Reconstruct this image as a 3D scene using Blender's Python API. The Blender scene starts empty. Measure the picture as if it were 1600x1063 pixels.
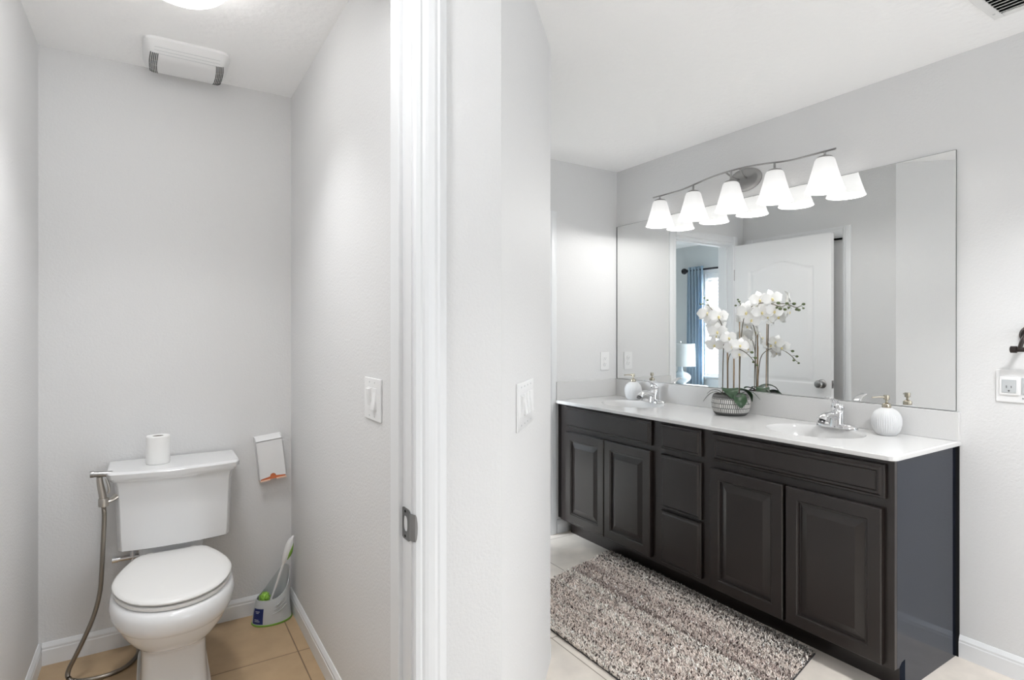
import bpy, bmesh, math, random
from mathutils import Vector, Matrix, Euler
random.seed(7)
PI = math.pi
S = bpy.context.scene
C = S.collection

# ------------------------------------------------------------------ camera, light, exposure
CAM_H = 1.3143
cam_d = bpy.data.cameras.new('camera')
cam = bpy.data.objects.new('camera', cam_d); C.objects.link(cam)
cam.location = (0, 0, CAM_H)
cam.rotation_euler = (PI/2, 0, -math.radians(32.173))
cam_d.sensor_width = 36.0
cam_d.lens = 887.2/1600*36.0
cam_d.shift_x = 3.0/1600
cam_d.shift_y = -10.8/1600
cam_d.clip_start = 0.02
S.camera = cam

world = bpy.data.worlds.new('world'); S.world = world
world.use_nodes = True
wn = world.node_tree.nodes
wn['Background'].inputs[0].default_value = (0.80, 0.90, 1.0, 1)
wn['Background'].inputs[1].default_value = 1.6

S.view_settings.view_transform = 'Standard'
S.view_settings.look = 'None'
S.view_settings.gamma = 1.0
S.view_settings.exposure = 0.50
S.cycles.sample_clamp_indirect = 4.0
S.cycles.max_bounces = 12
S.cycles.diffuse_bounces = 8
S.cycles.use_denoising = True

def lamp(name, kind, loc, energy, color=(1, 1, 1), size=0.3, size_y=None, rot=(0, 0, 0)):
    d = bpy.data.lights.new(name, kind); d.energy = energy; d.color = color
    if kind == 'AREA':
        d.shape = 'RECTANGLE' if size_y else 'DISK'
        d.size = size
        if size_y: d.size_y = size_y
    else:
        d.shadow_soft_size = size
    o = bpy.data.objects.new(name, d); C.objects.link(o)
    o.location = loc; o.rotation_euler = rot
    return o

# daylight at the windows, the toilet room lamp and an added bath fill
lamp('bath_window_daylight', 'AREA', (1.55, -1.86, 1.45), 15, (0.86, 0.93, 1.0), 1.3, 1.1, (-PI/2, 0, PI))
lamp('bedroom_window_daylight', 'AREA', (-0.72, 4.0, 1.45), 560, (0.86, 0.93, 1.0), 1.5, 1.4, (0, -PI/2, 0))
tl_ = lamp('toilet_room_lamp', 'AREA', (0.078, 2.035, 2.345), 2.9, (0.985, 0.99, 1.0), 0.26); tl_.data.spread = math.radians(105)
dl_ = lamp('bath_fill_light', 'AREA', (1.90, 0.10, 2.432), 17, (0.98, 0.99, 1.0), 0.22); dl_.data.spread = math.radians(120)  # added ceiling fill above the frame, brightens floor and ceiling
GLOBES = [(1.95, -0.60, 1.05), (-0.08, 0.95, 2.10)]     # two globes added outside the frame to fill the rooms with light
GLOBE_L = (5.0, 19.0)

# ------------------------------------------------------------------ geometry of the place
H = 2.452
XL, XR, YB = -0.383, 0.566, 2.886          # toilet room
YF, YFI = 1.25, 1.365                      # its front wall
P1 = (0.759, YF); P2 = (1.346, 1.837)      # the chamfered corner
YE = 2.998                                 # end wall of the bath
XV = 2.779                                 # vanity wall
XM = 2.773                                 # mirror face
ZC = 0.876                                 # counter top

# ------------------------------------------------------------------ materials
MATS = {}
def nodes_of(m):
    return m.node_tree.nodes, m.node_tree.links
def mat(name, col, rough=0.5, metal=0.0, spec=0.5, bump=None, coat=0.0, emis=None, emis_s=0.0, trans=0.0, sub=0.0, var=None):
    m = bpy.data.materials.new(name); m.use_nodes = True
    n, l = nodes_of(m); b = n['Principled BSDF']
    b.inputs['Base Color'].default_value = (*col, 1)
    b.inputs['Roughness'].default_value = rough
    b.inputs['Metallic'].default_value = metal
    b.inputs['Specular IOR Level'].default_value = spec
    b.inputs['Coat Weight'].default_value = coat
    b.inputs['Coat Roughness'].default_value = 0.06
    b.inputs['Transmission Weight'].default_value = trans
    if sub:
        b.inputs['Subsurface Weight'].default_value = sub
        b.inputs['Subsurface Radius'].default_value = (0.01, 0.01, 0.01)
    if emis:
        b.inputs['Emission Color'].default_value = (*emis, 1); b.inputs['Emission Strength'].default_value = emis_s
    if bump:
        sc, st, di, kind = bump
        tc = n.new('ShaderNodeTexCoord')
        if kind == 'noise':
            t = n.new('ShaderNodeTexNoise'); t.inputs['Scale'].default_value = sc; t.inputs['Detail'].default_value = 4
            out = t.outputs['Fac']
        else:
            t = n.new('ShaderNodeTexVoronoi'); t.inputs['Scale'].default_value = sc
            out = t.outputs['Distance']
        l.new(tc.outputs['Object'], t.inputs['Vector'])
        bp = n.new('ShaderNodeBump'); bp.inputs['Strength'].default_value = st; bp.inputs['Distance'].default_value = di
        l.new(out, bp.inputs['Height']); l.new(bp.outputs['Normal'], b.inputs['Normal'])
    if var:
        sc, amt = var
        tc = n.new('ShaderNodeTexCoord'); t = n.new('ShaderNodeTexNoise'); t.inputs['Scale'].default_value = sc; t.inputs['Detail'].default_value = 5
        l.new(tc.outputs['Object'], t.inputs['Vector'])
        mr = n.new('ShaderNodeMapRange'); mr.inputs[1].default_value = 0.3; mr.inputs[2].default_value = 0.7
        mr.inputs[3].default_value = 1-amt; mr.inputs[4].default_value = 1+amt
        l.new(t.outputs['Fac'], mr.inputs[0])
        mx = n.new('ShaderNodeMix'); mx.data_type = 'RGBA'; mx.blend_type = 'MULTIPLY'; mx.inputs['Factor'].default_value = 1
        mx.inputs['A'].default_value = (*col, 1); l.new(mr.outputs[0], mx.inputs['B']); l.new(mx.outputs['Result'], b.inputs['Base Color'])
    MATS[name] = m
    return m

M_WALL = mat('wall_paint', (0.71, 0.71, 0.71), 0.6, spec=0.25, bump=(120, 0.35, 0.004, 'noise'))
M_CEIL = mat('ceiling_knockdown', (0.95, 0.95, 0.95), 0.85, spec=0.1, bump=(38, 0.35, 0.006, 'noise'))
M_TRIM = mat('trim_white', (0.76, 0.77, 0.78), 0.36, spec=0.5)
M_DOOR = mat('door_white', (0.85, 0.85, 0.85), 0.4, spec=0.4)
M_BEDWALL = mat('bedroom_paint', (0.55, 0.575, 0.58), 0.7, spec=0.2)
M_CARPET = mat('bedroom_carpet', (0.45, 0.42, 0.38), 0.95, spec=0.05, bump=(300, 0.5, 0.01, 'noise'))
M_PORC = mat('porcelain', (0.77, 0.775, 0.78), 0.10, spec=0.5, coat=0.3)
M_SEAT = mat('seat_plastic', (0.78, 0.775, 0.76), 0.22, spec=0.5)
M_CHROME = mat('chrome', (0.80, 0.80, 0.81), 0.07, 1.0)
M_NICKEL = mat('brushed_nickel', (0.50, 0.47, 0.43), 0.28, 1.0)
M_NICKELL = mat('satin_nickel_light', (0.37, 0.365, 0.36), 0.32, 1.0)
M_HOSE = mat('steel_hose', (0.30, 0.27, 0.235), 0.36, 1.0)
M_STRIKE = mat('dark_nickel', (0.20, 0.20, 0.20), 0.35, 1.0)
M_SLOT = mat('slot_grey', (0.13, 0.13, 0.13), 0.7, spec=0.1)
M_NICKSH = mat('worn_nickel', (0.33, 0.33, 0.335), 0.4, 1.0)
M_DARK = mat('dark_gap', (0.012, 0.012, 0.012), 0.8, spec=0.1)
M_PAPER = mat('tissue_paper', (0.84, 0.84, 0.83), 0.95, spec=0.05)
M_CORE = mat('cardboard_core', (0.26, 0.23, 0.20), 0.9)
M_WPLAS = mat('white_plastic', (0.80, 0.80, 0.80), 0.35, spec=0.4)
M_PLATE = mat('plate_white', (0.80, 0.80, 0.80), 0.30, spec=0.45)
M_GPLAS = mat('pale_grey_plastic', (0.52, 0.54, 0.55), 0.3, spec=0.4)
M_GREEN = mat('green_rubber', (0.20, 0.38, 0.055), 0.5)
M_GREEN2 = mat('green_bristle', (0.30, 0.55, 0.08), 0.6)
M_NAVY = mat('navy_label', (0.012, 0.025, 0.13), 0.4)
M_LABEL = mat('label_white', (0.6, 0.64, 0.72), 0.5)
M_ORANGE = mat('orange_card', (0.62, 0.17, 0.06), 0.6)
M_PEACH = mat('peach_card', (0.80, 0.55, 0.42), 0.7)
M_CAB = mat('espresso_lacquer', (0.0125, 0.0088, 0.0078), 0.30, spec=0.55)
M_SIDE = mat('espresso_laminate_blue_sheen', (0.010, 0.012, 0.020), 0.12, spec=0.38)
M_SIDE.node_tree.nodes['Principled BSDF'].inputs['Specular Tint'].default_value = (0.48, 0.66, 1.0, 1)  # blue sheen of reflected daylight put into base colour and specular tint
M_COUNTER = mat('cultured_marble', (0.645, 0.642, 0.637), 0.10, spec=0.5, var=(260, 0.02))
M_BASIN = mat('basin_marble_shaded', (0.62, 0.616, 0.61), 0.10, spec=0.5)  # a little greyer than the counter: bowl shading put into the colour
M_CER = mat('ribbed_ceramic', (0.63, 0.635, 0.64), 0.35, spec=0.4)
M_BRASS = mat('champagne_metal', (0.50, 0.455, 0.37), 0.25, 1.0)
M_BRONZE = mat('oil_rubbed_bronze', (0.045, 0.037, 0.035), 0.35, 0.8)
M_VENT = mat('register_enamel', (0.78, 0.78, 0.775), 0.4)
M_LEAF = mat('orchid_leaf', (0.022, 0.062, 0.024), 0.32, spec=0.5)
M_LEAFU = mat('strap_leaf', (0.12, 0.14, 0.12), 0.5)
M_STEM = mat('orchid_stem', (0.12, 0.095, 0.06), 0.6)
M_STAKE = mat('bamboo_stake', (0.34, 0.24, 0.15), 0.6, var=(30, 0.2))
M_PETAL = mat('orchid_petal', (0.86, 0.86, 0.85), 0.55, spec=0.2, sub=0.15)
M_LIP = mat('orchid_lip', (0.80, 0.70, 0.36), 0.5)
M_BUD = mat('orchid_bud', (0.10, 0.13, 0.05), 0.45)
M_MOSS = mat('pot_moss', (0.09, 0.085, 0.075), 0.95, bump=(120, 0.8, 0.01, 'noise'))
M_LSHADE = mat('linen_lampshade', (0.38, 0.405, 0.405), 0.8, spec=0.1)
M_LBASE = mat('pale_blue_glaze', (0.30, 0.35, 0.38), 0.18, spec=0.5)
M_WOOD = mat('nightstand_wood', (0.30, 0.29, 0.28), 0.5)
M_BLIND = mat('blind_slat', (0.82, 0.82, 0.81), 0.5)
M_IRON = mat('dark_iron', (0.03, 0.03, 0.035), 0.4, 0.7)

# mirror silver
m = mat('mirror_silver', (0.885, 0.89, 0.885), 0.0, 1.0); M_MIRROR = m
m = mat('mirror_edge', (0.10, 0.11, 0.11), 0.3); M_MEDGE = m

# window glass: mostly clear, a little reflection
m = bpy.data.materials.new('window_glass'); m.use_nodes = True; n, l = nodes_of(m)
tr = n.new('ShaderNodeBsdfTransparent'); gl = n.new('ShaderNodeBsdfGlossy'); gl.inputs['Roughness'].default_value = 0.02
mx = n.new('ShaderNodeMixShader'); mx.inputs[0].default_value = 0.06
l.new(tr.outputs[0], mx.inputs[1]); l.new(gl.outputs[0], mx.inputs[2]); l.new(mx.outputs[0], n['Material Output'].inputs[0])
M_GLASS = m

# lit frosted glass of the lamps
def lit_glass(name, col, strength):
    m = mat(name, (0.85, 0.85, 0.84), 0.35, spec=0.4, emis=col, emis_s=strength)
    return m
M_SHADE = lit_glass('frosted_shade_lit', (1.0, 0.99, 0.975), 0.62)
M_GLOBES = [lit_glass('fill_globe_lit', (.985, .99, 1.0), g) for g in GLOBE_L]
n, l = nodes_of(M_SHADE)
ge = n.new('ShaderNodeNewGeometry'); sx = n.new('ShaderNodeSeparateXYZ'); l.new(ge.outputs['Position'], sx.inputs[0])
mr = n.new('ShaderNodeMapRange'); mr.inputs[1].default_value = 2.13; mr.inputs[2].default_value = 2.03; mr.inputs[3].default_value = .40; mr.inputs[4].default_value = .60
l.new(sx.outputs['Z'], mr.inputs[0]); l.new(mr.outputs[0], n['Principled BSDF'].inputs['Emission Strength'])
n['Principled BSDF'].inputs['Base Color'].default_value = (.35, .35, .345, 1)
M_BULB = lit_glass('bulb_lit', (1.0, 0.98, 0.95), 4.0)
M_DOME = lit_glass('dome_glass_lit', (1.0, 0.99, 0.965), 7.0)

# floor tiles
def tile_mat(name, c1, c2, grout, size, px, py):
    m = bpy.data.materials.new(name); m.use_nodes = True; n, l = nodes_of(m); b = n['Principled BSDF']
    tc = n.new('ShaderNodeTexCoord'); mp = n.new('ShaderNodeMapping')
    mp.inputs['Location'].default_value = (-px, -py, 0)
    l.new(tc.outputs['Object'], mp.inputs['Vector'])
    br = n.new('ShaderNodeTexBrick'); br.offset = 0.0; br.squash = 1.0
    br.inputs['Color1'].default_value = (*c1, 1); br.inputs['Color2'].default_value = (*c2, 1); br.inputs['Mortar'].default_value = (*grout, 1)
    br.inputs['Scale'].default_value = 1.0; br.inputs['Mortar Size'].default_value = 0.0028; br.inputs['Mortar Smooth'].default_value = 0.2
    br.inputs['Brick Width'].default_value = size; br.inputs['Row Height'].default_value = size
    l.new(mp.outputs[0], br.inputs['Vector'])
    nz = n.new('ShaderNodeTexNoise'); nz.inputs['Scale'].default_value = 9; nz.inputs['Detail'].default_value = 6
    l.new(tc.outputs['Object'], nz.inputs['Vector'])
    mr = n.new('ShaderNodeMapRange'); mr.inputs[1].default_value = .3; mr.inputs[2].default_value = .7; mr.inputs[3].default_value = .90; mr.inputs[4].default_value = 1.08
    l.new(nz.outputs['Fac'], mr.inputs[0])
    mx = n.new('ShaderNodeMix'); mx.data_type = 'RGBA'; mx.blend_type = 'MULTIPLY'; mx.inputs['Factor'].default_value = 1
    l.new(br.outputs['Color'], mx.inputs['A']); l.new(mr.outputs[0], mx.inputs['B']); l.new(mx.outputs['Result'], b.inputs['Base Color'])
    b.inputs['Roughness'].default_value = 0.38
    bp = n.new('ShaderNodeBump'); bp.inputs['Strength'].default_value = 0.4; bp.inputs['Distance'].default_value = 0.003; bp.invert = True
    l.new(br.outputs['Fac'], bp.inputs['Height']); l.new(bp.outputs['Normal'], b.inputs['Normal'])
    return m
TS = 0.473
M_TILE = tile_mat('beige_floor_tile', (0.70, 0.64, 0.575), (0.68, 0.625, 0.56), (0.30, 0.26, 0.22), TS, 0.507-4*TS, 2.448-8*TS)
M_TILEW = tile_mat('warm_tinted_floor_tile', (0.47, 0.335, 0.20), (0.455, 0.325, 0.195), (0.20, 0.135, 0.08), TS, 0.507-4*TS, 2.448-8*TS)  # same tile as the bath, the toilet room's warm light put into its colour

# curtain: blue with soft vertical weave
m = mat('blue_curtain', (0.40, 0.50, 0.58), 0.8, spec=0.15); M_CURT = m
n, l = nodes_of(m); b = n['Principled BSDF']
trn = n.new('ShaderNodeBsdfTranslucent'); trn.inputs[0].default_value = (0.22, 0.38, 0.52, 1)
mx = n.new('ShaderNodeMixShader'); mx.inputs[0].default_value = 0.35
l.new(b.outputs[0], mx.inputs[1]); l.new(trn.outputs[0], mx.inputs[2]); l.new(mx.outputs[0], n['Material Output'].inputs[0])

# pot with rows of pale strokes on dark grey, laid on its UVs
m = mat('stroked_pot', (0.2, 0.2, 0.2), 0.6); M_POT = m
n, l = nodes_of(m); b = n['Principled BSDF']
uv = n.new('ShaderNodeUVMap'); uv.uv_map = 'UVMap'
br = n.new('ShaderNodeTexBrick'); br.offset = 0.5; br.squash = 1.0
br.inputs['Color1'].default_value = (0.66, 0.65, 0.62, 1); br.inputs['Color2'].default_value = (0.56, 0.55, 0.53, 1); br.inputs['Mortar'].default_value = (0.085, 0.082, 0.08, 1)
br.inputs['Scale'].default_value = 1.0; br.inputs['Mortar Size'].default_value = 0.0019; br.inputs['Mortar Smooth'].default_value = 0.2
br.inputs['Brick Width'].default_value = 0.0100; br.inputs['Row Height'].default_value = 0.024
l.new(uv.outputs[0], br.inputs['Vector']); l.new(br.outputs['Color'], b.inputs['Base Color'])
M_POTD = mat('pot_dark_band', (0.10, 0.098, 0.095), 0.6)

# rug pile: per-tuft yarn colours stored on the tufts
m = mat('rug_yarn', (0.4, 0.36, 0.34), 0.95, spec=0.05); M_RUG = m
n, l = nodes_of(m); b = n['Principled BSDF']
at = n.new('ShaderNodeAttribute'); at.attribute_name = 'yarn'
l.new(at.outputs['Color'], b.inputs['Base Color'])
M_RUGB = mat('rug_backing', (0.06, 0.058, 0.06), 0.95)

# ------------------------------------------------------------------ mesh helpers
def finish(name, bm, m, parent=None, smooth=35, off=None):
    """link a bmesh as ONE mesh object; geometry is written in world space and moved to its parent's origin"""
    bmesh.ops.remove_doubles(bm, verts=bm.verts, dist=1e-6)
    bmesh.ops.recalc_face_normals(bm, faces=bm.faces)
    if parent is not None:
        o0 = parent.get('_org')
        o0 = Vector(o0) if o0 is not None else Vector(parent.location)
        bmesh.ops.translate(bm, verts=bm.verts, vec=-o0)
    if smooth:
        lim = math.radians(smooth)
        for f in bm.faces: f.smooth = True
        for e in bm.edges:
            if len(e.link_faces) == 2:
                e.smooth = e.calc_face_angle(0.0) < lim
    me = bpy.data.meshes.new(name); bm.to_mesh(me); bm.free()
    for mm in (m if isinstance(m, (list, tuple)) else [m]): me.materials.append(mm)
    o = bpy.data.objects.new(name, me); C.objects.link(o)
    if parent is not None:
        o.parent = parent; o['_org'] = tuple(o0)
    if smooth:
        wn_ = o.modifiers.new('weighted_normals', 'WEIGHTED_NORMAL'); wn_.keep_sharp = True
    return o

def tag(o, label=None, cat=None, group=None, kind=None):
    if label: o['label'] = label
    if cat: o['category'] = cat
    if group: o['group'] = group
    if kind: o['kind'] = kind
    return o
def thing(name, label, cat, loc, group=None):
    o = bpy.data.objects.new(name, None); C.objects.link(o); o.location = loc; o.empty_display_size = 0.05
    o['_org'] = tuple(loc)
    return tag(o, label, cat, group)
def struct(name, bm, m, smooth=0, parent=None):
    o = finish(name, bm, m, parent, smooth)
    if parent is None: o['kind'] = 'structure'
    return o
def dup(root, loc, label=None):
    r = root.copy(); C.objects.link(r); r.location = loc
    if label: r['label'] = label
    def rec(a, b):
        for ch in a.children:
            c = ch.copy(); C.objects.link(c); c.parent = b
            rec(ch, c)
    rec(root, r)
    return r

def B(): return bmesh.new()
def box(bm, x0, x1, y0, y1, z0, z1, bev=0.0, seg=2, mtx=None):
    r = bmesh.ops.create_cube(bm, size=1.0)
    vs = r['verts']
    for v in vs:
        v.co = Vector((x0+(v.co.x+.5)*(x1-x0), y0+(v.co.y+.5)*(y1-y0), z0+(v.co.z+.5)*(z1-z0)))
    if bev:
        es = list({e for v in vs for e in v.link_edges})
        g = bmesh.ops.bevel(bm, geom=es, offset=bev, segments=seg, affect='EDGES', profile=0.5)
        vs = list({v for f in g['faces'] for v in f.verts} | {v for v in vs if v.is_valid})
    if mtx is not None: bmesh.ops.transform(bm, matrix=mtx, verts=vs)
    return vs
def loft(bm, rings, cap0=True, cap1=True, close=True, mi=0):
    """rings: lists of points, equal length"""
    R = [[bm.verts.new(p) for p in r] for r in rings]
    n = len(R[0])
    for a, b in zip(R, R[1:]):
        for i in range(n if close else n-1):
            j = (i+1) % n
            f = bm.faces.new((a[i], a[j], b[j], b[i])); f.material_index = mi
    if cap0: f = bm.faces.new(list(reversed(R[0]))); f.material_index = mi
    if cap1: f = bm.faces.new(R[-1]); f.material_index = mi
    return R
def lathe(bm, prof, c=(0, 0, 0), n=32, axis='Z', cap0=True, cap1=True, rib=None, sx=1.0, sy=1.0):
    """prof: (radius, height) pairs"""
    rings = []
    for r, z in prof:
        ring = []
        for i in range(n):
            a = 2*PI*i/n
            rr = r*(1+(rib(a, z) if rib else 0))
            x, y = rr*math.cos(a)*sx, rr*math.sin(a)*sy
            if axis == 'Z': p = (x, y, z)
            elif axis == 'X': p = (z, x, y)
            else: p = (y, z, x)
            ring.append(Vector(p)+Vector(c))
        rings.append(ring)
    return loft(bm, rings, cap0, cap1)
def smooth_path(pts, k=8):
    """Catmull-Rom through the points"""
    P = [Vector(p) for p in pts]
    if len(P) < 3: return P
    P = [2*P[0]-P[1]] + P + [2*P[-1]-P[-2]]
    out = []
    for i in range(1, len(P)-2):
        for s in range(k):
            t = s/k
            a, b, c_, d = P[i-1], P[i], P[i+1], P[i+2]
            out.append(0.5*((2*b)+(c_-a)*t+(2*a-5*b+4*c_-d)*t*t+(3*b-a-3*c_+d)*t**3))
    out.append(P[-2])
    return out
def tube(bm, pts, r, n=10, k=8, flat=None, up=None, ridge=None):
    """a tube along a smoothed path; r a number or a list per control point; flat = (width factor, height factor)"""
    P = smooth_path(pts, k)
    if isinstance(r, (int, float)): rad = [r]*len(P)
    else:
        rr = [Vector((q, 0, 0)) for q in r]; rad = [max(1e-4, q.x) for q in smooth_path(rr, k)]
    rings = []; nrm = None
    for i, p in enumerate(P):
        t = (P[min(i+1, len(P)-1)]-P[max(i-1, 0)]).normalized()
        if nrm is None:
            u0 = Vector(up) if up else (Vector((0, 0, 1)) if abs(t.z) < .9 else Vector((1, 0, 0)))
            nrm = (u0-t*u0.dot(t)).normalized()
        else:
            nrm = (nrm-t*nrm.dot(t)).normalized()
        bi = t.cross(nrm)
        fw, fh = flat if flat else (1, 1)
        q = rad[i]*(1+(ridge*math.sin(i*PI) if ridge else 0))
        if ridge: q = rad[i]*(1+ridge*(1 if i % 2 else -1))
        rings.append([p+nrm*(q*fh*math.cos(2*PI*j/n))+bi*(q*fw*math.sin(2*PI*j/n)) for j in range(n)])
    return loft(bm, rings)
def prism(bm, poly, z0, z1):
    a = [bm.verts.new((x, y, z0)) for x, y in poly]; b = [bm.verts.new((x, y, z1)) for x, y in poly]
    n = len(poly)
    for i in range(n): bm.faces.new((a[i], a[(i+1) % n], b[(i+1) % n], b[i]))
    bm.faces.new(list(reversed(a))); bm.faces.new(b)
def extrude_profile(bm, prof, p0, p1, out):
    """sweep a (depth, height) profile from p0 to p1 (xy); depth along out"""
    out = Vector((out[0], out[1], 0)).normalized()
    ring = lambda p: [Vector((p[0], p[1], 0))+out*d+Vector((0, 0, z)) for d, z in prof]
    loft(bm, [ring(p0), ring(p1)])
def ball(bm, c, r, n=12, sc=(1, 1, 1)):
    g = bmesh.ops.create_uvsphere(bm, u_segments=n, v_segments=max(6, n//2), radius=r)
    for v in g['verts']: v.co = Vector((v.co.x*sc[0], v.co.y*sc[1], v.co.z*sc[2]))+Vector(c)
    return g['verts']

# ================================================================== THE SETTING
bm = B(); box(bm, -1.6, XV+.1, -2.0, YE+.115, -.08, 0)
struct('floor', bm, M_TILE)
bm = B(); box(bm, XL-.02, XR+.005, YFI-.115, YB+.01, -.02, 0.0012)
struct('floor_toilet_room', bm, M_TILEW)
bm = B(); box(bm, -1.7, 4.0, YE+.115, 6.2, -.08, 0.006)
struct('floor_bedroom', bm, M_CARPET)
bm = B(); box(bm, -1.7, 4.0, -2.0, 6.2, H, H+.1)
struct('ceiling', bm, M_CEIL)

# toilet room shell
bm = B(); box(bm, XL-.115, XL, YF, YB+.115, 0, H); struct('wall_left', bm, M_WALL)
bm = B(); box(bm, XL, XR, YB, YB+.115, 0, H); struct('wall_back', bm, M_WALL)
# the block between toilet room and bath: one chamfered corner and a recess for the closet door
JX = 0.53
CY0, CY1 = 2.168, 2.90
bm = B()
poly = [(XR, YFI), (JX, YFI), (JX, YF), P1, P2, (P2[0], CY0), (P2[0]-.115, CY0), (P2[0]-.115, CY1), (P2[0], CY1), (P2[0], YE+.115), (XR, YE+.115)]
prism(bm, poly, 0, 2.02)
poly = [(XR, YFI), (JX, YFI), (JX, YF), P1, P2, (P2[0], YE+.115), (XR, YE+.115)]
prism(bm, poly, 2.02, H)
struct('wall_middle', bm, M_WALL)
# front wall of the toilet room, left of and above its doorway
JL = -0.312
bm = B()
box(bm, -1.6, JL-.018, YF, YFI, 0, H); box(bm, JL-.018, JX, YF, YFI, 2.218, H)
struct('wall_front', bm, M_WALL)
# end wall with the bedroom doorway
DX0, DX1, DZ = 1.498, 2.171, 2.04
bm = B()
box(bm, P2[0], DX0-.018, YE, YE+.115, 0, H); box(bm, DX1+.018, XV, YE, YE+.115, 0, H); box(bm, DX0-.018, DX1+.018, YE, YE+.115, DZ+.018, H)
struct('wall_end', bm, M_WALL)
bm = B(); box(bm, XV, XV+.115, -2.0, YE+.115, 0, H); struct('wall_right', bm, M_WALL)
bm = B(); box(bm, -1.7, -1.6, -2.0, YFI, 0, H); struct('wall_outer', bm, M_WALL)
# rear wall with a window (behind the camera)
WX0, WX1, WZ0, WZ1 = 0.9, 2.2, 0.9, 2.0
bm = B()
box(bm, -1.6, WX0, -1.8, -1.7, 0, H); box(bm, WX1, XV, -1.8, -1.7, 0, H)
box(bm, WX0, WX1, -1.8, -1.7, 0, WZ0); box(bm, WX0, WX1, -1.8, -1.7, WZ1, H)
struct('wall_rear', bm, M_WALL)
# bedroom shell, seen in the mirror
BX = -0.43
BWY0, BWY1, BWZ0, BWZ1 = 3.35, 4.80, 0.78, 2.07
bm = B()
box(bm, BX-.12, BX, YE+.115, BWY0, 0, H); box(bm, BX-.12, BX, BWY1, 6.2, 0, H)
box(bm, BX-.12, BX, BWY0, BWY1, 0, BWZ0); box(bm, BX-.12, BX, BWY0, BWY1, BWZ1, H)
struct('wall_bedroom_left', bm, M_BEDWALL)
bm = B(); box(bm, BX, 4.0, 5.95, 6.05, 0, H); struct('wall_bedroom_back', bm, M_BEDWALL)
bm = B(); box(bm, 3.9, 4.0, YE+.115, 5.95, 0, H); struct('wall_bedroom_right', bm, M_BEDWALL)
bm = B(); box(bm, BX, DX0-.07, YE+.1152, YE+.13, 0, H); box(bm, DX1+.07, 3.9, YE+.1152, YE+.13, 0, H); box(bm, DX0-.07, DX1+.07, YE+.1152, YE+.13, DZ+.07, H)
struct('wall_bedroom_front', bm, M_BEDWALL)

def window(name, horizontal, a0, a1, z0, z1, d0, d1):
    """frame with a meeting rail and a pane; d = depth range across the wall"""
    def bx(bm, u0, u1, v0, v1, e0, e1):
        if horizontal: box(bm, u0, u1, e0, e1, v0, v1, .004)
        else: box(bm, e0, e1, u0, u1, v0, v1, .004)
    bm = B(); w = .045
    bx(bm, a0, a0+w, z0, z1, d0, d1); bx(bm, a1-w, a1, z0, z1, d0, d1)
    bx(bm, a0+w, a1-w, z0, z0+w, d0, d1); bx(bm, a0+w, a1-w, z1-w, z1, d0, d1)
    zm = (z0+z1)/2; bx(bm, a0+w, a1-w, zm-.02, zm+.02, d0, d1)
    o = struct(name, bm, M_TRIM)
    bm = B(); dm = (d0+d1)/2; bx(bm, a0+w, a1-w, z0+w, z1-w, dm-.002, dm+.002)
    finish('pane', bm, M_GLASS, o, 0)
    return o
window('window_1', False, BWY0, BWY1, BWZ0, BWZ1, BX-.11, BX-.06)
window('window_2', True, WX0, WX1, WZ0, WZ1, -1.79, -1.75)

# baseboards
BB = [(0, 0), (.0125, 0), (.0125, .060), (.0105, .064), (.0105, .072), (.006, .081), (.003, .087), (0, .088)]
def baseboard(name, runs):
    bm = B()
    for p0, p1, o in runs: extrude_profile(bm, BB, p0, p1, o)
    struct(name, bm, M_TRIM)
baseboard('baseboard_left', [((XL, YFI), (XL, YB), (1, 0))])
baseboard('baseboard_back', [((XL+.0126, YB), (XR-.0126, YB), (0, -1))])
baseboard('baseboard_middle', [((XR, YB), (XR, YFI+.02), (-1, 0))])
baseboard('baseboard_closet', [((P2[0], P2[1]+.012), (P2[0], 2.118), (1, 0))])
baseboard('baseboard_right', [((XV, -1.7), (XV, 1.028), (-1, 0))])
baseboard('baseboard_end', [((DX1+.072, YE), (2.33, YE), (0, -1))])

# door casings and jambs
CAS = [(0, 0), (0, .010), (.004, .014), (.014, .016), (.020, .013), (.026, .0165), (.034, .018), (.050, .018), (.058, .0155), (.064, .0165), (.078, .0115), (.084, .010), (.084, 0)]
def casing_strip(bm, p, wdir, out, z0, z1, width=.084):
    """vertical casing: p = inner edge (xy), wdir = direction across its width, out = out of the wall"""
    k = width/.084
    ring = lambda z: [Vector((p[0]+wdir[0]*w*k+out[0]*d, p[1]+wdir[1]*w*k+out[1]*d, z)) for w, d in CAS]
    loft(bm, [ring(z0), ring(z1)])
def casing_head(bm, p0, p1, out, z, width=.084):
    k = width/.084
    ring = lambda p: [Vector((p[0]+out[0]*d, p[1]+out[1]*d, z+w*k)) for w, d in CAS]
    loft(bm, [ring(p0), ring(p1)])
# toilet-room doorway: jambs, stops, casing
DH = 2.20
JF = 0.512
bm = B()
box(bm, JF, JX, YF-.001, YFI+.001, 0, DH+.018, .0015); box(bm, JL-.018, JL, YF-.001, YFI+.001, 0, DH+.018, .0015); box(bm, JL, JF, YF-.001, YFI+.001, DH, DH+.018)
box(bm, JF-.011, JF+.001, 1.302, 1.358, 0, DH, .002); box(bm, JL-.001, JL+.011, 1.302, 1.358, 0, DH, .002); box(bm, JL+.011, JF-.011, 1.302, 1.358, DH-.011, DH)
casing_strip(bm, (JF+.003, YF), (1, 0), (0, -1), 0, DH+.087); casing_strip(bm, (JL-.003, YF), (-1, 0), (0, -1), 0, DH+.087)
casing_head(bm, (JL-.003, YF), (JF+.003, YF), (0, -1), DH+.003)
struct('trim_1', bm, M_TRIM)
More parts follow.
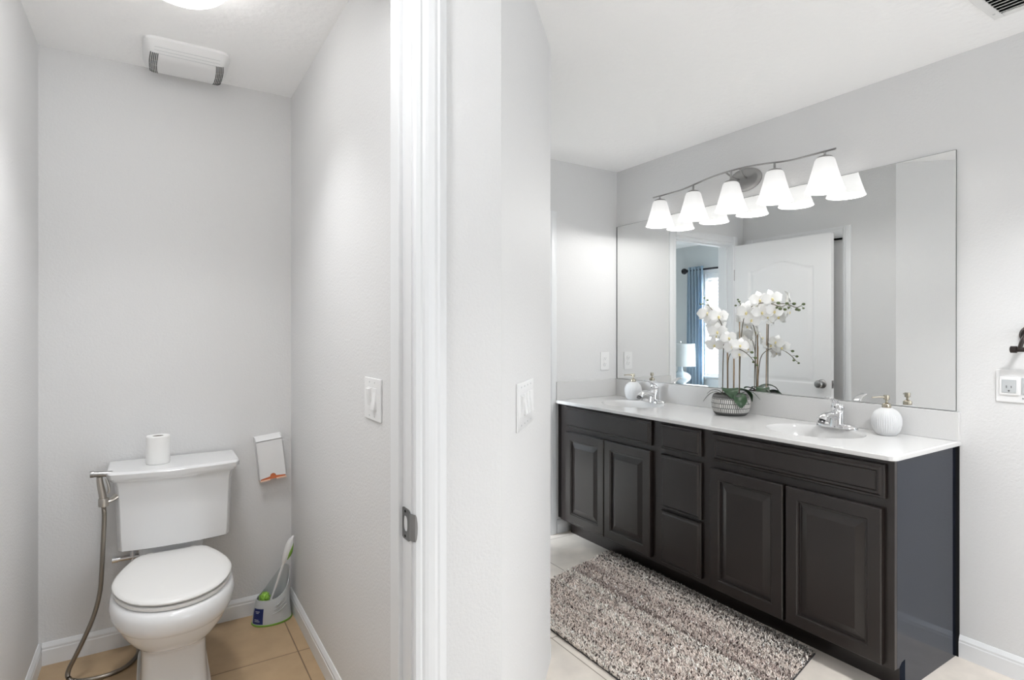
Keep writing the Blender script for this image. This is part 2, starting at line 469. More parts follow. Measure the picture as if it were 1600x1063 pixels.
# bedroom doorway
bm = B()
box(bm, DX0-.018, DX0, YE-.001, YE+.131, 0, DZ+.018, .0015); box(bm, DX1, DX1+.018, YE-.001, YE+.131, 0, DZ+.018, .0015); box(bm, DX0, DX1, YE-.001, YE+.131, DZ, DZ+.018)
box(bm, DX0, DX0+.011, YE+.04, YE+.08, 0, DZ, .002); box(bm, DX1-.011, DX1, YE+.04, YE+.08, 0, DZ, .002); box(bm, DX0+.011, DX1-.011, YE+.04, YE+.08, DZ-.011, DZ, .002)
casing_strip(bm, (DX1+.003, YE), (1, 0), (0, -1), 0, DZ+.07, .066); casing_strip(bm, (DX0-.003, YE), (-1, 0), (0, -1), 0, DZ+.07, .066)
casing_head(bm, (DX0-.003, YE), (DX1+.003, YE), (0, -1), DZ+.003, .066)
struct('trim_2', bm, M_TRIM)
# closet doorway
bm = B()
x = P2[0]
box(bm, x-.114, x+.001, CY0-.0005, CY0+.016, 0, 2.02, .0015); box(bm, x-.114, x+.001, CY1-.016, CY1+.0005, 0, 2.02, .0015); box(bm, x-.114, x+.001, CY0+.016, CY1-.016, 2.004, 2.0205, .0015)
casing_strip(bm, (x, CY0+.006), (0, -1), (1, 0), 0, 2.083, .050); casing_strip(bm, (x, CY1-.006), (0, 1), (1, 0), 0, 2.083, .078)
casing_head(bm, (x, CY0+.006), (x, CY1-.006), (1, 0), 2.012, .071)
struct('trim_3', bm, M_TRIM)

# ------------------------------------------------------------------ panelled door leaf
def arch(u, u0, u1):
    t = (u-u0)/(u1-u0)
    return .058*(0.5-0.5*math.cos(2*PI*t))**1.0
def leaf_mesh(w, h, th):
    """door slab: x across width 0..w, z up, y thickness centred; two moulded panels, the upper one arched"""
    bm = B()
    panels = [(.125, w-.125, .22, .80, False), (.125, w-.125, .93, 1.80, True)]
    def depth(u, v):
        for u0, u1, v0, v1, ar in panels:
            top = v1+(arch(min(max(u, u0), u1), u0, u1) if ar else 0)
            sd = min(u-u0, u1-u, v-v0, top-v)
            if sd > 0:
                d = .009
                if sd < .012: return -d*(sd/.012)
                if sd < .024: return -d
                if sd < .040: return -d*(1-.75*(sd-.024)/.016)
                return -d*.25
        return 0
    us = [i*w/90 for i in range(91)]; vs = [j*h/230 for j in range(231)]
    grid = {}
    for sgn in (-1, 1):
        g = [[bm.verts.new((u, sgn*(th/2+depth(u, v)), v)) for u in us] for v in vs]
        grid[sgn] = g
        for j in range(len(vs)-1):
            for i in range(len(us)-1):
                f = (g[j][i], g[j][i+1], g[j+1][i+1], g[j+1][i])
                bm.faces.new(f if sgn < 0 else tuple(reversed(f)))
    a, b = grid[-1], grid[1]
    J, I = len(vs)-1, len(us)-1
    for j in range(J):
        bm.faces.new((a[j][0], a[j+1][0], b[j+1][0], b[j][0])); bm.faces.new((a[j+1][I], a[j][I], b[j][I], b[j+1][I]))
    for i in range(I):
        bm.faces.new((a[0][i+1], a[0][i], b[0][i], b[0][i+1])); bm.faces.new((a[J][i], a[J][i+1], b[J][i+1], b[J][i]))
    return bm
def door_leaf(name, w, h, hinge, ang, knob=True, label=None):
    """hinge xy at leaf's x=0 edge; leaf runs along angle ang"""
    th = .035
    mt = Matrix.Translation((hinge[0], hinge[1], .012)) @ Matrix.Rotation(ang, 4, 'Z')
    bm = leaf_mesh(w, h, th); bmesh.ops.transform(bm, matrix=mt, verts=bm.verts)
    o = struct(name, bm, M_DOOR, 22)
    if label: o['label'] = label
    if knob:
        for sg in (1, -1):
            bm = B()
            lathe(bm, [(.033, 0), (.033, .004), (.028, .009), (.012, .012), (.011, .030), (.018, .036), (.027, .044), (.029, .054), (.024, .063), (.012, .067)], n=28, axis='Y')
            for v in bm.verts: v.co = Vector((v.co.x+w-.066, sg*(v.co.y+th/2), v.co.z+.935))
            bmesh.ops.transform(bm, matrix=mt, verts=bm.verts)
            finish('door_knob', bm, M_NICKELL, o, 40)
        bm = B(); box(bm, w-.0005, w+.0015, -.0125, .0125, .906, .963, .0005); box(bm, w+.001, w+.007, -.006, .006, .926, .944, .002)
        bmesh.ops.transform(bm, matrix=mt, verts=bm.verts); finish('latch', bm, M_NICKELL, o)
        for z in (.22, 1.0, 1.78):
            bm = B(); box(bm, -.002, .0015, -.016, .018, z-.045, z+.045, .0005)
            tube(bm, [(-.004, .021, z-.046), (-.004, .021, z+.046)], .006, 10)
            bmesh.ops.transform(bm, matrix=mt, verts=bm.verts); finish('hinge', bm, M_NICKELL, o)
    return o
door_leaf('door_1', .775, 2.02, (1.462, 2.983), math.radians(-92.2))
door_leaf('door_2', CY1-CY0-.038, 1.985, (P2[0]-.052, CY1-.019), math.radians(-90), knob=False)
# dark strike slot in the head of the closet doorway
bm = B(); box(bm, P2[0]-.030, P2[0]-.004, 2.198, 2.250, 1.9925, 2.0035, .0005); box(bm, P2[0]-.026, P2[0]-.006, 2.186, 2.194, 1.9925, 2.0035)
o = finish('ball_catch', bm, M_DARK); tag(o, 'small black catch in the head of the closet doorway, seen in the mirror', 'door catch')

# ================================================================== TOILET ROOM
TX = 0.066
toilet = thing('toilet', 'white two-piece toilet with closed lid against the back wall of the toilet room', 'toilet', (TX, 2.50, 0.0012))
def sring(cx, w, yf, yb, e, z, n=56):
    """superellipse ring; yf front (low y), yb back"""
    pts = []; cy = (yf+yb)/2; L = (yb-yf)/2
    for i in range(n):
        a = 2*PI*i/n; c, s = math.cos(a), math.sin(a)
        pts.append(Vector((cx+w*math.copysign(abs(c)**(2/e), c), cy+L*math.copysign(abs(s)**(2/e), s), z)))
    return pts
bm = B()
prof = [(.0012, .118, 2.300, 2.800, 7), (.022, .118, 2.300, 2.800, 7), (.030, .108, 2.312, 2.790, 7), (.10, .104, 2.322, 2.775, 6.5), (.19, .102, 2.318, 2.755, 5.5),
        (.216, .104, 2.300, 2.745, 4.6), (.226, .112, 2.270, 2.735, 3.4), (.240, .130, 2.235, 2.725, 2.7), (.262, .150, 2.203, 2.72, 2.4), (.290, .167, 2.180, 2.715, 2.3), (.316, .178, 2.164, 2.712, 2.25), (.322, .180, 2.161, 2.711, 2.25),
        (.330, .188, 2.151, 2.71, 2.2), (.350, .195, 2.143, 2.708, 2.15), (.374, .196, 2.141, 2.706, 2.15), (.394, .191, 2.148, 2.704, 2.15), (.404, .180, 2.162, 2.700, 2.15), (.405, .150, 2.19, 2.68, 2.2)]
loft(bm, [sring(TX, w, yf, yb, e, z) for z, w, yf, yb, e in prof])
# shelf behind the bowl that carries the tank
loft(bm, [sring(TX, .105, 2.66, 2.872, 8, .26), sring(TX, .11, 2.69, 2.875, 8, .40), sring(TX, .12, 2.72, 2.875, 8, .452), sring(TX, .115, 2.73, 2.870, 8, .455)])
finish('bowl', bm, M_PORC, toilet, 50)
def egg(z, grow=0.0, yf=2.160, L=.512, W=.187):
    half = [(0, 0), (.012, .22), (.035, .37), (.075, .53), (.13, .675), (.20, .795), (.28, .89), (.37, .96), (.46, .997), (.54, .995), (.63, .965), (.72, .905), (.81, .83), (.89, .745), (.95, .675), (.98, .60), (1.0, .46), (1.0, 0)]
    pts = [Vector((TX+(W+grow)*w, yf-grow+(L+2*grow)*s, z)) for s, w in half]
    left = [Vector((2*TX-p.x, p.y, z)) for p in reversed(pts[1:-1])]
    ring = pts+left
    P = ring+ring[:1]
    out = []
    n = len(ring)
    for i in range(n):
        a, b, c, d = ring[i-1], ring[i], ring[(i+1) % n], ring[(i+2) % n]
        for s in range(3):
            t = s/3
            out.append(0.5*((2*b)+(c-a)*t+(2*a-5*b+4*c-d)*t*t+(3*b-a-3*c+d)*t**3))
    return out
bm = B(); loft(bm, [egg(.4055, -.010), egg(.408, -.002), egg(.414, .0), egg(.4185, -.001), egg(.4205, -.006)]); finish('seat', bm, M_SEAT, toilet, 40)
bm = B(); loft(bm, [egg(.4248, -.008), egg(.4265, -.002), egg(.432, .001), egg(.437, -.002), egg(.4405, -.010), egg(.442, -.03), egg(.4425, -.09)]); finish('lid', bm, M_SEAT, toilet, 40)
for s in (-1, 1):
    bm = B(); lathe(bm, [(.016, .404), (.016, .420), (.012, .432), (.004, .435)], (TX+s*.075, 2.690, 0), 16); finish('hinge_cap', bm, M_SEAT, toilet, 40)
def tank_ring(z, w, yf, yb, bow, r=.022, n=10):
    pts = []; TX = .080
    # back edge
    for i in range(2): pts.append((TX-w+2*w*i, yb))
    # right side to the front, rounded corner, bowed front
    xs = [w-r*(1-math.sin(a)) for a in [PI/2*(1-k/4) for k in range(5)]]
    fr = []
    for k in range(17):
        t = -1+2*k/16
        fr.append((t*(w-r*.6), yf-bow*(1-t*t)))
    pts += [(TX+w, yf+r)]
    pts += [(TX+x, y) for x, y in reversed(fr)]
    pts += [(TX-w, yf+r)]
    return [Vector((x, y, z)) for x, y in pts]
bm = B()
loft(bm, [tank_ring(z, w, yf, 2.868, b_) for z, w, yf, b_ in ((.456, .187, 2.688, .016), (.461, .195, 2.680, .018), (.52, .198, 2.677, .020), (.62, .201, 2.674, .022), (.69, .204, 2.671, .024), (.715, .206, 2.668, .025), (.738, .211, 2.662, .026))])
finish('tank', bm, M_PORC, toilet, 40)
bm = B()
loft(bm, [tank_ring(z, w, yf, 2.874, b_, .03) for z, w, yf, b_ in ((.738, .219, 2.652, .028), (.744, .223, 2.647, .028), (.752, .225, 2.645, .028), (.754, .231, 2.637, .028), (.772, .234, 2.632, .028), (.778, .231, 2.637, .028), (.781, .224, 2.648, .028))])
finish('tank_lid', bm, M_PORC, toilet, 40)
# supply valve under the tank, left
bm = B()
lathe(bm, [(.014, .440), (.014, .456)], (TX-.135, 2.79, 0), 12); lathe(bm, [(.010, .385), (.010, .442)], (TX-.135, 2.79, 0), 12)
tube(bm, [(TX-.195, 2.79, .398), (TX-.10, 2.79, .398)], .0105, 12); lathe(bm, [(.013, TX-.205), (.013, TX-.185)], (0, 2.79, .398), 10, 'X')
tube(bm, [(TX-.135, 2.79, .39), (TX-.135, 2.80, .30), (TX-.135, 2.86, .20), (TX-.135, 2.884, .18)], .006, 10)
finish('supply_valve', bm, M_CHROME, toilet, 40)
bm = B(); lathe(bm, [(.024, .455), (.026, .447), (.020, .438), (.012, .432)], (TX-.095, 2.785, 0), 12); finish('tank_nut', bm, M_DARK, toilet)

# toilet paper on the tank
RC = (.018, 2.742, .7812)
roll = thing('toilet_paper_roll', 'white toilet paper roll standing upright on the toilet tank lid', 'toilet paper', RC)
bm = B(); n = 40
R_ = loft(bm, [[Vector((RC[0]+r*math.cos(2*PI*i/n), RC[1]+r*math.sin(2*PI*i/n), RC[2]+z)) for i in range(n)] for r, z in
     [(.019, .001), (.040, 0), (.0425, .003)] + [(.0425+(.0006 if k % 2 else -.0004), .006+k*.0062) for k in range(17)] + [(.0425, .110), (.040, .1135), (.021, .1125), (.019, .110)]], False, False)
for i in range(n): bm.faces.new((R_[-1][i], R_[-1][(i+1) % n], R_[0][(i+1) % n], R_[0][i]))
finish('paper', bm, M_PAPER, roll, 40)
bm = B(); lathe(bm, [(.0188, .001), (.0188, .111), (.0178, .111), (.0178, .001)], RC, 32, cap0=False, cap1=False); finish('cardboard_core', bm, M_CORE, roll, 40)

# bidet sprayer hanging on the tank's left side
spr = thing('bidet_sprayer', 'brushed nickel hand bidet sprayer hung on the left side of the toilet tank', 'sprayer', (-.14, 2.70, .70))
bm = B()
box(bm, -.1225, -.1200, 2.676, 2.730, .652, .737, .0008)            # plate on the tank side
box(bm, -.1225, -.085, 2.70, 2.728, .7350, .7368, .0004)
tube(bm, [(-.1225, 2.700, .690), (-.140, 2.692, .676), (-.158, 2.684, .667), (-.176, 2.678, .664)], [.012, .012, .011, .010], 12, flat=(1.5, .8))
lathe(bm, [(.0165, .650), (.0175, .655), (.0175, .676), (.0165, .680)], (-.178, 2.675, 0), 20)
finish('holder', bm, M_NICKEL, spr, 40)
bm = B()
tube(bm, [(-.178, 2.675, .652), (-.181, 2.675, .69), (-.188, 2.672, .735), (-.191, 2.670, .765)], [.011, .0125, .0115, .010], 16)
finish('handle', bm, M_NICKEL, spr, 40)
bm = B()
tube(bm, [(-.216, 2.668, .778), (-.150, 2.668, .772)], .0112, 16); lathe(bm, [(.0125, -.2195), (.0128, -.2155), (.0128, -.208), (.0112, -.206)], (0, 2.668, .7778), 16, 'X')
finish('spray_head', bm, M_NICKELL, spr, 40)
bm = B(); tube(bm, [(-.170, 2.666, .758), (-.163, 2.663, .735), (-.160, 2.662, .712), (-.164, 2.664, .700)], [.0035, .005, .005, .0035], 10); finish('trigger', bm, M_NICKEL, spr, 40)
bm = B()
hp = [(-.178, 2.675, .652), (-.176, 2.676, .60), (-.180, 2.675, .50), (-.184, 2.674, .40), (-.190, 2.672, .32), (-.208, 2.670, .24), (-.236, 2.670, .165), (-.262, 2.674, .105), (-.284, 2.680, .055), (-.288, 2.690, .022), (-.268, 2.672, .010), (-.215, 2.652, .009), (-.150, 2.655, .009), (-.10, 2.690, .0095), (-.068, 2.76, .018), (-.074, 2.815, .08), (-.095, 2.82, .22), (-.069, 2.792, .384)]
tube(bm, hp, .0078, 12, 26, ridge=.07)
finish('hose', bm, M_HOSE, spr, 60)
spr.location.x += .018

# white wipes dispenser, hung crooked
bc = Vector((.466, YB-.026, .733)); rot = Matrix.Translation(bc) @ Matrix.Rotation(math.radians(-6.5), 4, 'Y')
disp = thing('tissue_dispenser', 'white slim paper dispenser hung crooked on the wall right of the toilet', 'dispenser', tuple(bc))
w2, h2, d2 = .058, .104, .025
bm = B()
box(bm, -w2, w2, d2-.002, d2, -h2, h2); box(bm, -w2, -w2+.003, -d2, d2, -h2, h2, .001); box(bm, w2-.003, w2, -d2, d2, -h2, h2, .001)
# sloped top
vs = [(-w2, -d2, h2-.020), (w2, -d2, h2-.020), (w2, d2, h2), (-w2, d2, h2)]
a = [bm.verts.new(v) for v in vs]; b_ = [bm.verts.new((x, y, z-.003)) for x, y, z in vs]
bm.faces.new(a); bm.faces.new(list(reversed(b_)))
for i in range(4): bm.faces.new((a[i], b_[i], b_[(i+1) % 4], a[(i+1) % 4]))
# front with a half-round finger notch
arc = [(.013*math.cos(PI*k/12), -h2+.018+.013*math.sin(PI*k/12)) for k in range(13)]
outl = [(-w2, h2-.020), (-w2, -h2+.012), (-.013, -h2+.018)] + [(-x, z) for x, z in [(-p[0], p[1]) for p in reversed(arc)]][1:-1] + [(.013, -h2+.018), (w2, -h2+.012), (w2, h2-.020)]
fa = [bm.verts.new((x, -d2, z)) for x, z in outl]; fb = [bm.verts.new((x, -d2+.0025, z)) for x, z in outl]
bm.faces.new(fa); bm.faces.new(list(reversed(fb)))
for i in range(len(outl)): bm.faces.new((fa[i], fb[i], fb[(i+1) % len(outl)], fa[(i+1) % len(outl)]))
bmesh.ops.transform(bm, matrix=rot, verts=bm.verts); finish('shell', bm, M_WPLAS, disp, 0)
bm = B(); box(bm, -w2+.004, w2-.004, -d2+.004, d2-.003, -h2+.004, h2-.03); bmesh.ops.transform(bm, matrix=rot, verts=bm.verts); finish('orange_stack', bm, M_ORANGE, disp, 0)
for u0_, u1_ in ((-w2, -.014), (.014, w2)):
    bm = B(); box(bm, u0_, u1_, -d2-.001, d2, -h2-.001, -h2+.006, .001); bmesh.ops.transform(bm, matrix=rot, verts=bm.verts); finish('lip', bm, M_PEACH, disp, 0)

# toilet brush holder and brush in the corner
HX, HY = .462, 2.783
hold = thing('toilet_brush_holder', 'pale grey open toilet brush holder with green rim on the warm-tinted floor in the corner', 'brush holder', (HX, HY, .0012))
def hring(f, z, n=48, tilt=0.0, lift=None):
    pts = []
    for i in range(n):
        a = 2*PI*i/n
        x = HX+.084*f*math.cos(a); y = HY+.060*f*math.sin(a)-0.01*(f-1)
        zz = z
        if lift is not None:
            # rim: low at the left front, rising to a tall back at the right
            t = 0.5+0.5*math.cos(a-.55)
            zz = z+lift*(t**2.6)
            x += .012*t*(lift/.13)
        pts.append(Vector((x, y, zz)))
    return pts
bm = B(); loft(bm, [hring(1.02, .0012), hring(1.04, .003), hring(1.04, .007), hring(1.02, .009)]); finish('base_rim', bm, M_GREEN, hold, 40)
bm = B()
loft(bm, [hring(1.0, .009), hring(.98, .03), hring(.93, .06, lift=.01), hring(.89, .085, lift=.04), hring(.84, .100, lift=.085), hring(.80, .110, lift=.125), hring(.765, .110, lift=.125), hring(.80, .100, lift=.085), hring(.85, .085, lift=.04), hring(.9, .04), hring(.9, .014)])
for k in range(3):
    tube(bm, [(HX-.012+.008*k, HY-.0545+.002*k, .048+.017*k), (HX+.02, HY-.056, .058+.017*k), (HX+.055-.004*k, HY-.042, .078+.017*k)], .0022, 8)
finish('cup', bm, M_GPLAS, hold, 45)
bm = B()
angs = [math.radians(a) for a in range(192, 239, 4)]
def hp2(a, z, f): return Vector((HX+.084*f*math.cos(a), HY+.060*f*math.sin(a), z))
loft(bm, [[hp2(a, z, f) for a in angs] for z, f in ((.012, 1.008), (.03, .992), (.055, .955), (.078, .90))], False, False, close=False)
lab = finish('label_patch', bm, M_NAVY, hold, 40)
for z, a0, a1 in ((.024, 205, 226), (.031, 205, 222), (.060, 208, 220), (.066, 206, 224)):
    bm = B(); aa = [math.radians(a0+(a1-a0)*k/5) for k in range(6)]
    f = 1.018 if z < .04 else .965
    loft(bm, [[hp2(a, z, f) for a in aa], [hp2(a, z+.0022, f-.003) for a in aa]], False, False, close=False)
    finish('print_line', bm, M_LABEL, lab, 0)
brush = thing('toilet_brush', 'white handled toilet brush with green grip leaning in the grey holder', 'toilet brush', (HX-.012, HY-.008, .05))
p0, p1 = Vector((HX-.022, HY-.012, .05)), Vector((HX+.082, HY-.030, .372))
ax = (p1-p0).normalized(); BC = Vector((HX-.030, HY+.004, .108))
bm = B(); tube(bm, [p0, p0+(p1-p0)*.30, p0+(p1-p0)*.66], [.0055, .0050, .0050], 12); finish('shaft', bm, M_WPLAS, brush, 40)
bm = B(); q = lambda t, dx=0, dy=0: tuple(p0+(p1-p0)*t+Vector((dx, dy, 0)))
tube(bm, [q(.64), q(.70), q(.80), q(.90), q(.97), q(1.02, .004)], [.006, .0125, .0170, .0165, .0120, .004], 16, flat=(1.0, 1.0)); finish('grip', bm, M_WPLAS, brush, 50)
bm = B(); tube(bm, [q(.70, .0085, -.007), q(.80, .0115, -.009), q(.92, .0105, -.008)], [.004, .0095, .003], 12); finish('grip_insert', bm, M_GREEN, brush, 50)
bm = B(); ball(bm, tuple(BC), .019, 16, (1, 1, 1.15))
for i in range(160):
    d = Vector((random.gauss(0, 1), random.gauss(0, 1), random.gauss(0, 1))).normalized(); c_ = BC
    tube(bm, [c_+d*.017, c_+d*.026], [.0016, .0008], 4)
finish('bristles', bm, M_GREEN2, brush, 50)

# exhaust fan grille on the ceiling
FX0, FX1, FY0, FY1 = -.035, .272, 2.558, 2.842
fan = thing('exhaust_fan', 'white bowed exhaust fan cover on the toilet room ceiling', 'exhaust fan', ((FX0+FX1)/2, (FY0+FY1)/2, H))
bm = B()
N = 24
def fan_z(u, v):
    e = min(u, 1-u); g = min(v, 1-v)
    a = min(1, e/.12); b_ = min(1, g/.30)
    return -.010-.048*math.sin(PI/2*a)**.8*math.sin(PI/2*b_)**.9
us = [0, .015, .04, .07, .10]+[.10+.8*k/20 for k in range(1, 20)]+[.90, .93, .96, .985, 1]
vs = [0, .02, .05, .09, .14, .2]+[.2+.6*k/10 for k in range(1, 10)]+[.8, .86, .91, .95, .98, 1]
def fan_p(u, v):
    a, b_ = 2*u-1, 2*v-1
    a2, b2 = a*(1-.075*abs(b_)**7), b_*(1-.10*abs(a)**10)
    return (FX0+(a2+1)/2*(FX1-FX0), FY0+(b2+1)/2*(FY1-FY0), H+fan_z(u, v))
g = [[bm.verts.new(fan_p(u, v)) for u in us] for v in vs]
for j in range(len(vs)-1):
    for i in range(len(us)-1): bm.faces.new((g[j][i], g[j][i+1], g[j+1][i+1], g[j+1][i]))
# skirt up to the ceiling
bd = [g[0][i] for i in range(len(us))]+[g[j][-1] for j in range(1, len(vs))]+[g[-1][i] for i in range(len(us)-2, -1, -1)]+[g[j][0] for j in range(len(vs)-2, 0, -1)]
tp = [bm.verts.new((v.co.x, v.co.y, H)) for v in bd]
for i in range(len(bd)): bm.faces.new((bd[i], tp[i], tp[(i+1) % len(bd)], bd[(i+1) % len(bd)]))
finish('cover', bm, M_WPLAS, fan, 30)
for side in (0, 1):
    bm = B()
    for k in range(5):
        u = .085+.020*k
        if side: u = 1-u
        for seg in range(4):
            v0 = .16+.17*seg; v1 = v0+.145
            x0 = FX0+u*(FX1-FX0)
            y0 = FY0+v0*(FY1-FY0); y1 = FY0+v1*(FY1-FY0)
            z0 = H+fan_z(u, .5)
            pth = []
            for q_ in range(5):
                v_ = v0+(v1-v0)*q_/4; uu = u+(.028*(2*v_-1)**2-.01)*(1 if not side else -1)
                p_ = fan_p(uu, v_); pth.append((p_[0], p_[1], p_[2]-.0006))
            tube(bm, pth, .0019, 6, 2)
    finish('grille_slots', bm, M_SLOT, fan, 0)
bm = B()
for v in (.08, .12, .16):
    y = FY0+v*(FY1-FY0)
    tube(bm, [(FX0+.04, y, H+fan_z(.13, v)-.0004), (FX1-.04, y, H+fan_z(.13, v)-.0004)], .0008, 6)
finish('groove', bm, M_GPLAS, fan, 0)

# ceiling dome lamp of the toilet room
dome = thing('ceiling_dome_light', 'lit cream glass dome lamp on the toilet room ceiling', 'ceiling light', (.078, 2.035, H))
bm = B(); lathe(bm, [(.142, H), (.145, H-.006), (.145, H-.018), (.138, H-.022)], (.078, 2.035, 0), 40); finish('ring', bm, M_TRIM, dome, 40)
bm = B(); lathe(bm, [(.137, H-.020)]+[(.137*math.cos(t*PI/2), H-.020-.080*math.sin(t*PI/2)) for t in [k/10 for k in range(1, 10)]]+[(.006, H-.100)], (.078, 2.035, 0), 40); finish('glass_bowl', bm, M_DOME, dome, 40)

# ------------------------------------------------------------------ switches and outlets
def plate_frame(center, normal_ang):
    """matrix: local x = along the wall, z up, -y out of the wall"""
    return Matrix.Translation(center) @ Matrix.Rotation(normal_ang, 4, 'Z')
def rockers(root, mt, w, h, xs, states):
    bm = B(); box(bm, -w/2, w/2, -.006, 0, -h/2, h/2, .0028, 2); bmesh.ops.transform(bm, matrix=mt, verts=bm.verts); finish('plate', bm, M_PLATE, root, 40)
    for x, st in zip(xs, states):
        bm = B(); box(bm, x-.0175, x+.0175, -.0075, -.003, -.0345, .0345, .0012); bmesh.ops.transform(bm, matrix=mt, verts=bm.verts); fr = finish('switch_frame', bm, M_PLATE, root, 40)
        bm = B(); vs = box(bm, x-.0145, x+.0145, -.0105, -.004, -.0315, .0315, .0012)
        sh = Matrix.Translation((0, -.006, 0)) @ Matrix.Rotation(math.radians(8.0*st), 4, 'X') @ Matrix.Translation((0, .006, 0))
        bmesh.ops.transform(bm, matrix=mt @ sh, verts=bm.verts); finish('rocker', bm, M_PLATE, fr, 40)
        for z in (h*.40, -h*.40):
            bm = B(); lathe(bm, [(.0028, -.0066), (.0028, -.005)], (x, 0, z), 10, 'Y'); bmesh.ops.transform(bm, matrix=mt, verts=bm.verts); finish('screw', bm, M_GPLAS, root, 40)
sw = thing('light_switch', 'white double rocker switch plate on the toilet room wall beside the doorway', 'light switch', (XR, 1.673, 1.115))
rockers(sw, plate_frame((XR, 1.673, 1.115), -PI/2), .148, .127, [-.023, .023], [1, -1])
k45 = P1[1]-P1[0]
scx = (.885+1.062)/2
sw = thing('light_switch', 'white four gang rocker switch plate on the angled wall', 'light switch', (scx, scx+k45, 1.096))
rockers(sw, plate_frame((scx, scx+k45, 1.096), PI/4), .250, .142, [-.072, -.024, .024, .072], [1, -1, -1, -1])
def duplex(root, mt, x, holes=True):
    for z in (.0195, -.0195):
        bm = B(); lathe(bm, [(.0165, -.0085), (.0165, -.004)], (x, 0, z), 24, 'Y', sx=1, sy=1); bmesh.ops.transform(bm, matrix=mt, verts=bm.verts); r = finish('socket_face', bm, M_PLATE, root, 40)
        bm = B(); box(bm, x-.0075, x-.0055, -.0088, -.006, z-.002, z+.006); box(bm, x+.0055, x+.0075, -.0088, -.006, z-.001, z+.005); lathe(bm, [(.0024, -.0088), (.0024, -.006)], (x, 0, z-.008), 10, 'Y')
        bmesh.ops.transform(bm, matrix=mt, verts=bm.verts); finish('slot', bm, M_STRIKE, r, 0)
out = thing('wall_outlet', 'white duplex outlet plate on the end wall left of the mirror', 'outlet', (2.663, YE, 1.119))
mt = plate_frame((2.663, YE, 1.119), 0)
bm = B(); box(bm, -.039, .039, -.006, 0, -.063, .063, .0028, 2); bmesh.ops.transform(bm, matrix=mt, verts=bm.verts); finish('plate', bm, M_PLATE, out, 40)
duplex(out, mt, 0)
out = thing('wall_outlet', 'white outlet with night light plate on the right wall beside the mirror', 'outlet', (XV, .785, 1.112))
mt = plate_frame((XV, .785, 1.112), -PI/2)
bm = B(); box(bm, -.078, .078, -.006, 0, -.062, .062, .0028, 2); bmesh.ops.transform(bm, matrix=mt, verts=bm.verts); finish('plate', bm, M_PLATE, out, 40)
bm = B(); box(bm, -.066, -.006, -.012, -.004, -.034, .034, .003, 2); bmesh.ops.transform(bm, matrix=mt, verts=bm.verts); r = finish('socket_block', bm, M_PLATE, out, 40)
bm = B(); box(bm, -.058, -.014, -.0135, -.011, -.026, .024, .002, 2); bmesh.ops.transform(bm, matrix=mt, verts=bm.verts); finish('socket_face', bm, M_GPLAS, r, 40)
bm = B()
x = -.036
box(bm, x-.0085, x-.0060, -.0142, -.012, -.008, .002); box(bm, x+.0060, x+.0085, -.0142, -.012, -.007, .001); lathe(bm, [(.0032, -.0142), (.0032, -.012)], (x, 0, -.018), 10, 'Y')
bmesh.ops.transform(bm, matrix=mt, verts=bm.verts); finish('slot', bm, M_STRIKE, r, 0)
bm = B(); box(bm, 0, .060, -.010, -.004, -.030, .034, .003, 2); bmesh.ops.transform(bm, matrix=mt, verts=bm.verts); finish('night_light', bm, M_GPLAS, out, 40)
bm = B(); lathe(bm, [(.0024, -.0072), (.0024, -.005)], (.004, 0, -.045), 10, 'Y'); bmesh.ops.transform(bm, matrix=mt, verts=bm.verts); finish('sensor', bm, M_STRIKE, out, 40)

# strike plate on the doorway jamb
st = thing('strike_plate', 'dark nickel strike plate on the right jamb of the toilet room doorway', 'strike plate', (JF, 1.275, .858))
bm = B()
y0, y1, z0, z1 = YF+.004, 1.300, .822, .897
ym, zm, rr = (y0+y1)/2+.004, (z0+z1)/2, (.0125, .0185)
outer = []; inner = []
for i in range(32):
    a = 2*PI*i/32; c, s = math.cos(a), math.sin(a)
    t = min((y1-y0)/2/max(abs(c), 1e-6), (z1-z0)/2/max(abs(s), 1e-6))
    outer.append(((y0+y1)/2+c*t, zm+s*t)); inner.append((ym+rr[0]*math.copysign(abs(c)**.7, c), zm+rr[1]*math.copysign(abs(s)**.7, s)))
L = [[(JF-.0002, p) for p in outer], [(JF-.0018, p) for p in outer], [(JF-.0018, p) for p in inner], [(JF-.0002, p) for p in inner]]
loft(bm, [[Vector((x, p[0], p[1])) for x, p in r] for r in L], False, False)
finish('plate', bm, M_STRIKE, st, 30)
bm = B()
# lip that wraps over the casing edge
prof = [(z0+.006, .004), (z0+.012, .013), (z0+.025, .019), (zm, .021), (z1-.025, .019), (z1-.012, .013), (z1-.006, .004)]
loft(bm, [[Vector((JF-.0018, y0+.001, z)), Vector((JF-.0022, YF-.004, z)), Vector((JF+.0035, YF-.0165, z)), Vector((JF+.0035+d*.30, YF-.0175, z)), Vector((JF+.0035+d*.30, YF-.0155, z)), Vector((JF+.0035, YF-.0145, z)), Vector((JF-.0004, YF-.0038, z)), Vector((JF-.0002, y0+.001, z))] for z, d in prof])
finish('lip', bm, M_NICKSH, st, 30)
for z in (z0+.008, z1-.008):
    bm = B(); lathe(bm, [(.0032, JF-.0026), (.0032, JF-.0014)], (0, ym, z), 10, 'X'); finish('screw', bm, M_DARK, st, 0)

# ================================================================== VANITY
XF = 2.255           # face-frame plane
CX0 = 2.227
VY0, VY1 = .991, 2.960
van = thing('vanity_cabinet', 'long espresso double vanity cabinet with raised panel doors along the right wall', 'vanity cabinet', (2.5, 1.98, 0))
bm = B()
